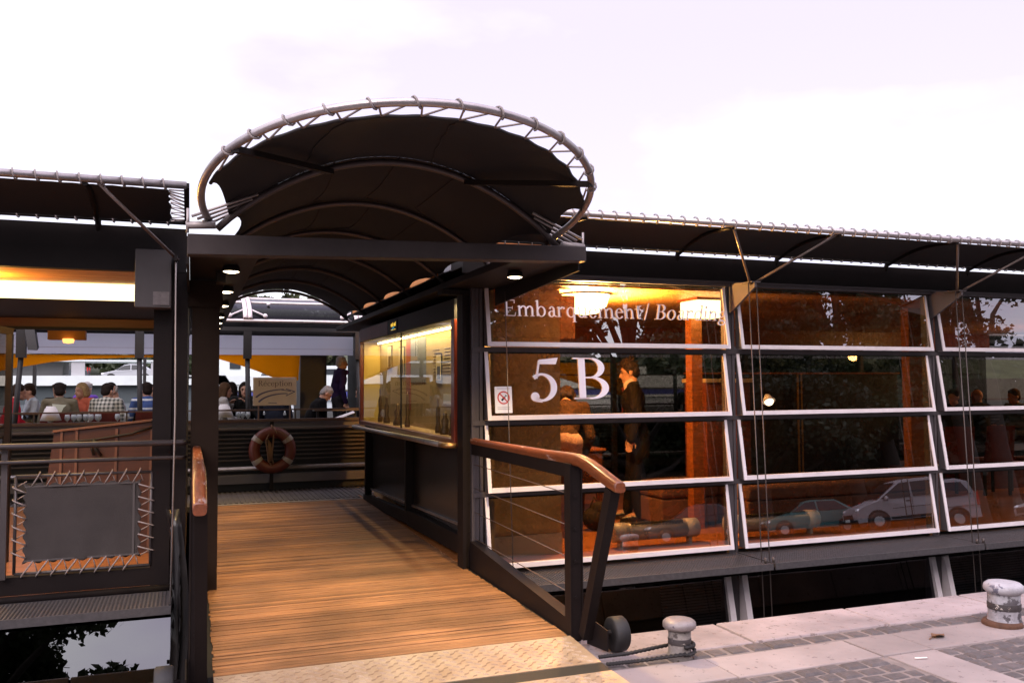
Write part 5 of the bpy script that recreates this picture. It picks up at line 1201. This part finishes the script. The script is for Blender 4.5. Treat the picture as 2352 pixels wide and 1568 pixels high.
def chair(label, x, y, z, f_, m_, group):
    t = thing('chair', label, 'chair', (x, y, z), group, R(f_-90))
    b = MB(); b.box(-.21, -.21, .43, .21, .21, .48); b.build('seat', m_, t, bevel=.015, local=True)
    b = MB(); b.hexa([(-.21, -.24, .46), (.21, -.24, .46), (.21, -.205, .46), (-.21, -.205, .46)], [(-.20, -.31, .95), (.20, -.31, .95), (.20, -.28, .95), (-.20, -.28, .95)]); b.build('backrest', m_, t, bevel=.012, local=True)
    for sx in (-1, 1):
        for sy in (-1, 1): b = MB(); b.box(sx*.18-.016, sy*.18-.016, 0, sx*.18+.016, sy*.18+.016, .43); b.build('leg', BLACK, t, local=True)
    return t
CR = cloth('dark red upholstery', (.12, .028, .022))
chair('dark red chair, leftmost behind the rightmost bay of panes', 9.7, 9.0, .05, 70, CR, 'dark red dining chairs'); chair('dark red chair in the middle of three behind the rightmost bay', 10.35, 8.95, .05, 75, CR, 'dark red dining chairs'); chair('dark red chair, rightmost of three behind the rightmost bay', 11.1, 8.9, .05, 100, CR, 'dark red dining chairs')
chair('maroon chair back behind the checked shirt', -1.15, 14.0, DF-.2, 88, CR, 'maroon chairs on the restaurant boat'); chair('maroon chair back behind the blue striped polo', -.58, 14.05, DF-.2, 95, CR, 'maroon chairs on the restaurant boat')
chair('maroon chair back behind the khaki shirt', -1.80, 14.0, DF-.2, 92, CR, 'maroon chairs on the restaurant boat')

# ================================================================== the river beyond: white boats, far quay, cars, trees
BW = mat('boat white', (.64, .70, .68), .45, 0, .10, 1.5); BWI = mat('boat window', (.03, .035, .04), .2); BBL = mat('boat blue', (.05, .06, .22), .5)
t = thing('river_cruiser', 'long low white river cruiser beyond the diners on the left', 'boat', (-6, 40, -1.3))
b = MB(); b.hexa([(-22, 39, -1.5), (1.2, 39, -1.5), (1.2, 43, -1.5), (-22, 43, -1.5)], [(-22, 39, .75), (2.0, 39, .9), (2.0, 43, .9), (-22, 43, .75)]); b.build('hull', mat('cruiser hull', (.10, .12, .13), .5), t)
b = MB(); b.box(-22, 38.9, 1.62, 2.2, 43, 2.02); b.box(-.6, 38.88, 1.9, .4, 39, 1.98, 1); b.build('deck_band', [BW, BWI], t)
b = MB(); b.box(-22, 39.2, .8, 1.8, 42.8, 1.62); b.build('saloon_windows', mat('cruiser glass', (.075, .09, .095), .15), t)
b = MB(); b.box(-22, 39.2, 2.60, -1.3, 42, 2.67); b.build('awning_roof', BW, t)
b = MB(); b.box(-22, 40, 2.02, -5, 42, 2.60); b.build('upper_saloon', mat('cruiser upper', (.12, .115, .115), .5), t)
for x in (-20, -15, -10, -4.6, -1.6): b = MB(); b.box(x, 39.25, 2.02, x+(.5 if x == -4.6 else .1), 39.35, 2.6); b.build("roof_post", mat("grey post", (.35, .35, .36), .5), t)
b = MB(); b.hexa([(1.1, 38.9, 1.0), (1.9, 38.9, 1.2), (1.9, 43, 1.2), (1.1, 43, 1.0)], [(.9, 38.9, 2.3), (1.15, 38.9, 2.35), (1.15, 43, 2.35), (.9, 43, 2.3)]); b.build('bow_rail', BW, t)
t = thing('white_yacht', 'tall white motor boat with a blue stripe seen through the passage', 'boat', (6, 40, -1.3))
b = MB(); b.box(2.5 - 2.1, 39, -1.5, 24, 44, .9); b.build('hull', mat('yacht hull', (.45, .5, .52), .5), t)
b = MB(); b.box(.5, 38.95, 1.02, 24, 44, 1.28); b.build('blue_stripe', BBL, t)
b = MB(); b.box(.45, 38.97, 1.38, 24, 44, 2.0); b.box(.45, 38.9, .9, 24, 44, 1.02); b.build('topsides', BW, t)
b = MB(); b.box(.6, 39.3, 2.0, 4.6, 43, 2.95); b.box(5.0, 39.3, 2.0, 22, 43, 2.45); b.box(9.5, 39.6, 2.45, 14, 42.6, 3.3); b.build('superstructure', BW, t)
b = MB()
for x0, z0, x1, z1 in ((1.55, 2.3, 2.0, 2.75), (5.3, 2.05, 6.4, 2.3), (9.8, 2.6, 11, 3.1), (11.3, 2.6, 12.6, 3.1), (14.4, 2.1, 15.6, 2.36)): b.box(x0, 39.25, z0, x1, 39.29, z1)
b.ell((3.05, 39.27, 1.98), (.2, .04, .2)); b.build('window', BWI, t)
b = MB()
for x in (2.6, 3.2, 4.0, 8.2, 9.0, 13.5, 14.2): b.tube([(x, 39.4, 2.4), (x+.3, 39.6, 3.3)], .04, 5)
b.tube([(2.6, 39.4, 3.0), (4.4, 39.6, 3.0)], .04, 5); b.build('railing', mat('yacht rail', (.55, .58, .58), .4), t)
b = MB(); b.box(-400, 74, -2.6, 500, 120, 1.9); b.build('far_quay', mat('far quay stone', (.13, .12, .10), .9, 0, .3, .4), kind='structure')
b = MB(); P = []
for j in range(9): P.append([(-260+i*9, 92+j*9, 1.8+j*1.7+(math.sin(i*1.3+j)*.5 if j else 0)) for i in range(90)])
b.grid(P); b.build('far_embankment', mat('bank scrub', (.06, .075, .035), .95, 0, .5, .25), kind='structure')
def car(label, x, y, z, rot, paint, group, van=False, cat='car'):
    t = thing('parked_van' if van else 'parked_car', label, cat, (x, y, z), group, R(rot))
    # side profile along x (front at -x), half widths
    if van: pr_ = [(-2.38, .38), (-2.40, .72), (-2.25, .92), (-1.52, 1.14), (-.62, 1.80), (-.2, 1.90), (1.8, 1.92), (2.18, 1.80), (2.36, 1.05), (2.38, .40)]; W = .95; gw = [[(-1.38, 1.18), (-.62, 1.72), (-.22, 1.76), (-.22, 1.18)], [(-.12, 1.20), (-.12, 1.76), (.95, 1.78), (.95, 1.20)], [(1.05, 1.20), (1.05, 1.78), (1.85, 1.74), (2.08, 1.22)]]; wx = (-1.55, 1.5); wr_ = .34
    else: pr_ = [(-2.0, .32), (-2.03, .58), (-1.85, .74), (-1.05, .92), (-.35, 1.36), (.1, 1.45), (1.0, 1.42), (1.62, 1.02), (1.95, .92), (2.0, .36)]; W = .84; gw = [[(-.92, .95), (-.32, 1.31), (.12, 1.37), (.12, .97)], [(.20, .97), (.20, 1.37), (.92, 1.35), (1.38, 1.0)]]; wx = (-1.28, 1.22); wr_ = .30
    zl = 1.18 if van else .94
    P = []
    def wid(z_, k): return W*(1.0 if z_ <= zl else 1-.22*(z_-zl)/((1.92 if van else 1.45)-zl))*k
    ys = [-1, -.93, -.5, 0, .5, .93, 1]
    rows = [(px, pz) for px, pz in pr_]
    for (px, pz) in rows: P.append([(px*(1-.03*abs(q)**4), q*wid(pz, 1), pz-.05*abs(q)**6) for q in ys])
    b = MB(); b.grid(P)
    for s_ in (-1, 1):
        vs = [(px*.97, s_*wid(pz, 1), pz-.05) for px, pz in rows]; b.add(vs, [tuple(range(len(vs)))])
    vs = [(pr_[0][0], -W, pr_[0][1]), (pr_[0][0], W, pr_[0][1]), (pr_[-1][0], W, pr_[-1][1]), (pr_[-1][0], -W, pr_[-1][1])]; b.add(vs, [(0, 1, 2, 3)])
    body = b.build('body', paint, t, local=True)
    cg = mat('car window', (.012, .012, .014), .08); b = MB()
    for s_ in (-1, 1):
        for poly in gw: vs = [(px, s_*(wid(pz, 1)+.012), pz) for px, pz in poly]; b.add(vs, [tuple(range(len(vs)))])
    b.build('side_window', cg, t, local=True)
    i = 3; (xa, za), (xb, zb_) = pr_[3], pr_[4]; b = MB()
    lo, hi = .06, .92
    for v0, v1 in ((lo, hi),):
        p = [(xa+(xb-xa)*v-.012, za+(zb_-za)*v+.014) for v in (v0, v1)]
        vs = [(p[0][0], -W*.86, p[0][1]), (p[0][0], W*.86, p[0][1]), (p[1][0], W*.70, p[1][1]), (p[1][0], -W*.70, p[1][1])]; b.add(vs, [(0, 1, 2, 3)])
    b.build('windscreen', cg, t, local=True)
    for s_ in (-1, 1):
        b = MB(); hx, hz_ = (-2.24, .80) if van else (-1.92, .64); b.ell((hx+.06, s_*W*.80, hz_), (.16, .15, .09), 12, 8); b.build('headlight', mat('headlight glass', (.75, .75, .78), .1, .3), t, local=True)
        b = MB(); b.box(pr_[-2][0]-.12, s_*W*.99, pr_[-2][1]-.25, pr_[-2][0]-.02, s_*W*.93, pr_[-2][1]+.25); b.build('tail_light', mat('tail light', (.4, .02, .02), .2), t, local=True)
        for xx in wx:
            b = MB(); b.lathe([(wr_*.6, -.10), (wr_, -.08), (wr_*1.02, 0), (wr_, .08), (wr_*.62, .10)], (xx, s_*(W-.07), wr_), (0, 1, 0), 20); wh = b.build('wheel', RUBBER, t, local=True)
            b = MB(); b.lathe([(wr_*.60, -.104), (wr_*.55, .104)], (xx, s_*(W-.07), wr_), (0, 1, 0), 16); b.build('rim', mat('wheel rim', (.45, .45, .46), .35, .6), wh, local=True)
            b = MB(); b.lathe([(wr_*1.22, -.01), (wr_*1.22, .01)], (xx, s_*(W-.003), wr_+.02), (0, 1, 0), 20); b.build('wheel_arch', BLACK, t, local=True)
    if van:
        for s_ in (-1, 1):
            b = MB()
            for xx in (-.17, 1.0): b.box(xx-.006, s_*(W+.002), .42, xx+.006, s_*(W-.01), 1.17)
            b.box(-1.0, s_*(W+.003), .78, 2.3, s_*(W-.01), .80); b.box(-.45, s_*(W+.02), 1.02, -.28, s_*(W-.01), 1.05); b.box(.8, s_*(W+.02), 1.02, .95, s_*(W-.01), 1.05)
            b.box(-1.1, s_*(W+.004), .36, 1.05, s_*(W-.01), .46); b.build('door_trim', BLACK, t, local=True)
            b = MB(); b.ell((-1.20, s_*(W+.11), 1.18), (.07, .10, .10), 10, 8); b.build('wing_mirror', paint, t, local=True)
        b = MB(); b.box(-2.45, -.26, .42, -2.43, .26, .53); b.build('number_plate', mat('plate white', (.7, .7, .68), .5), t, local=True)
        b = MB(); b.box(-2.44, -.93, .36, -2.36, .93, .46); b.build('bumper', BLACK, t, local=True)
    b = MB(); b.box(pr_[0][0]-.035, -W*.55, pr_[0][1]+.08, pr_[0][0]+.05, W*.55, pr_[0][1]+.30); b.build('grille', BLACK, t, local=True)
    return t
SIL = mat('silver paint', (.30, .28, .30), .3, .15); TEAL = mat('teal paint', (.06, .16, .16), .3, .2); PALE = mat('pale car paint', (.36, .38, .40), .35, .1); GRN = mat('dark car paint', (.04, .05, .06), .3, .2)
car('white estate car parked on the far quay beyond the diners', -4.7, 76, 1.9, 0, PALE, 'cars on the far quay'); car('dark car parked on the far quay left of the white one', -9.6, 76.5, 1.9, 0, GRN, 'cars on the far quay')
CARS = 1
car('silver van parked behind the photographer, mirrored in the panes', 26.6, -13.2, 0, 23, SIL, 'vehicles parked along the quay', van=True, cat='van')
car('small teal car parked ahead of the silver van', 24.9, -17, 0, 25, TEAL, 'vehicles parked along the quay'); car('pale car parked behind the silver van', 33.4, -11.5, 0, 25, PALE, 'vehicles parked along the quay'); car('dark car parked at the near end of the quay row', 19.5, -17.5, 0, 25, GRN, 'vehicles parked along the quay')

# ------------------------------------------------------------------ trees
BARK = mat('bark', (.055, .043, .034), .9, 0, .4, 6, .5, 14)
def leafm(n, c): return mat(n, c, .7, 0, .5, .8, transl=.25)
LF = leafm('leaf green', (.045, .065, .022)); LF2 = leafm('leaf olive', (.075, .085, .030)); LF3 = leafm('leaf dark', (.028, .040, .018))
def tree_meshes(seed, h, cr_, n, leaf, clumps, low=.42):
    rng = np.random.default_rng(seed); rd = random.Random(seed)
    b = MB(); pts = [(0, 0, -.3), (.05*h*.1, .02, h*.2), (.1, -.1, h*.45), (rd.uniform(-.3, .3), rd.uniform(-.3, .3), h*.85)]
    b.tube(sampled(pts, 4), [.035*h*(1-.8*k/12) for k in range(13)], 9)
    cen = []
    for k in range(clumps):
        a = rd.uniform(0, 6.28); zz = rd.uniform(low, 1.0); rr = cr_*math.sqrt(rd.random())*(1-.55*max(0, zz-.65)/.35)
        c = np.array([rr*math.cos(a), rr*math.sin(a), zz*h]); cen.append(c)
        if k % 2 == 0: b.tube([(0, 0, max(.25*h, zz*h*.62)), tuple(c*np.array([.5, .5, 1])-np.array([0, 0, .08*h])), tuple(c)], [.012*h, .008*h, .003*h], 6)
    V_ = []
    per = n//clumps
    for c in cen:
        s_ = cr_*rd.uniform(.16, .32); p = rng.normal(size=(per, 3)); p /= np.linalg.norm(p, axis=1)[:, None]; p *= (rng.random((per, 1))**.45)*s_*np.array([1.15, 1.15, .75]); V_.append(p+c)
    p = np.concatenate(V_); m_ = len(p); d1 = rng.normal(size=(m_, 3)); d1 /= np.linalg.norm(d1, axis=1)[:, None]; d2 = np.cross(d1, rng.normal(size=(m_, 3))); d2 /= np.linalg.norm(d2, axis=1)[:, None]
    sz = leaf*rng.uniform(.6, 1.3, (m_, 1)); d1 = d1*sz; d2 = d2*sz*.62
    v = np.stack([p-d1, p+d2, p+d1, p-d2], 1).reshape(-1, 3)
    me = bpy.data.meshes.new('crown'); me.from_pydata(v.tolist(), [], np.arange(m_*4).reshape(-1, 4).tolist()); me.update()
    return b, me
def tree(kind, label, x, y, z, arg, lf, group, rot=0):
    t = thing(kind, label, 'tree', (x, y, z), group, rot); b, me = arg
    tr = b.build('trunk', BARK, t, local=True)
    me.materials.clear(); me.materials.append(lf); c = bpy.data.objects.new('crown', me); COL.objects.link(c); c.parent = t
    return t
# trees behind the photographer, seen mirrored in the panes
q1 = tree_meshes(3, 15, 5.2, 30000, .17, 60, .34); q2 = tree_meshes(5, 13, 4.8, 26000, .16, 56, .30)
tA = tree('plane_tree', 'tall plane tree behind the photographer, mirrored in the lower left pane', -6.8, -21, 0, q1, LF, 'trees lining the quay')
tB = tree('plane_tree', 'plane tree on the quay mirrored in the middle panes', 12, -22, 0, q2, LF3, 'trees lining the quay')
for i, (x, y, src, rz, lb) in enumerate(((-18, -21, tB, 1.2, 'plane tree at the far left of the quay row'), (7.5, -22, tA, 2.1, 'plane tree straight behind the photographer'), (20, -23, tA, .7, 'plane tree behind the parked silver van'), (27.5, -23.5, tB, 3.0, 'plane tree behind the pale parked car'), (34, -24, tA, 4.0, 'plane tree standing right of the pale parked car'))): dup(src, (x, y, 0), rz, lb)
q3 = tree_meshes(8, 19, 5.0, 2600, .17, 16, .55)
tC = tree('plane_tree', 'sparse plane tree with bare limbs mirrored in the rightmost panes', 41, -23, 0, q3, LF3, 'trees lining the quay')
dup(tC, (46, -25, 0), 2.4, 'sparse plane tree at the far right of the quay row'); dup(tC, (37.5, -25, 0), 4.2, 'sparse plane tree left of the other bare limbed one')
b = MB(); b.box(-150, -31, -.1, 9, -30, 4.5); b.box(9, -31.01, -.1, 160, -29.99, 9.0); tag(b.build('embankment_wall', QWALL), 'long stone embankment wall behind the quay trees', 'wall')
rng = np.random.default_rng(4); n = 60000
p = np.stack([rng.uniform(-50, 90, n), rng.uniform(-29.5, -26.5, n), rng.random(n)**.6*10.6], 1); p[:, 2] *= (1+.06*np.sin(p[:, 0]*.5)+.08*np.sin(p[:, 0]*1.7)); p[:, 2] *= np.where(p[:, 0] < 9, .36, 1.); d1 = rng.normal(size=(n, 3))*.26; d2 = rng.normal(size=(n, 3))*.18
v = np.stack([p-d1, p+d2, p+d1, p-d2], 1).reshape(-1, 3); me = bpy.data.meshes.new('hedge'); me.from_pydata(v.tolist(), [], np.arange(n*4).reshape(-1, 4).tolist()); me.materials.append(LF3)
o = bpy.data.objects.new('ivy_hedge', me); COL.objects.link(o); tag(o, 'ivy and shrubs along the foot of the embankment wall', 'hedge', kind='stuff')
# trees on the far bank
f1 = tree_meshes(11, 10, 4.2, 3600, .34, 26, .22); f2 = tree_meshes(12, 8.5, 4.6, 3600, .34, 24, .15)
ta = tree('bank_tree', 'leafy olive green tree on the far bank above the glass roof', 6, 92, 1.9, f1, LF2, 'trees on the far bank'); tb = tree('bank_tree', 'rounded dark tree on the far bank above the glass roof', 0, 95, 1.9, f2, LF, 'trees on the far bank')
k = 0
for x in range(-40, 100, 7):
    if abs(x-6) < 3 or abs(x) < 3: continue
    dup((ta, tb)[k % 2], (x+random.uniform(-2, 2), 93+random.uniform(-2, 6), 1.9), random.uniform(0, 6), ('olive green tree on the far bank, one of a long row', 'dark rounded tree on the far bank, one of a long row')[k % 2]); k += 1
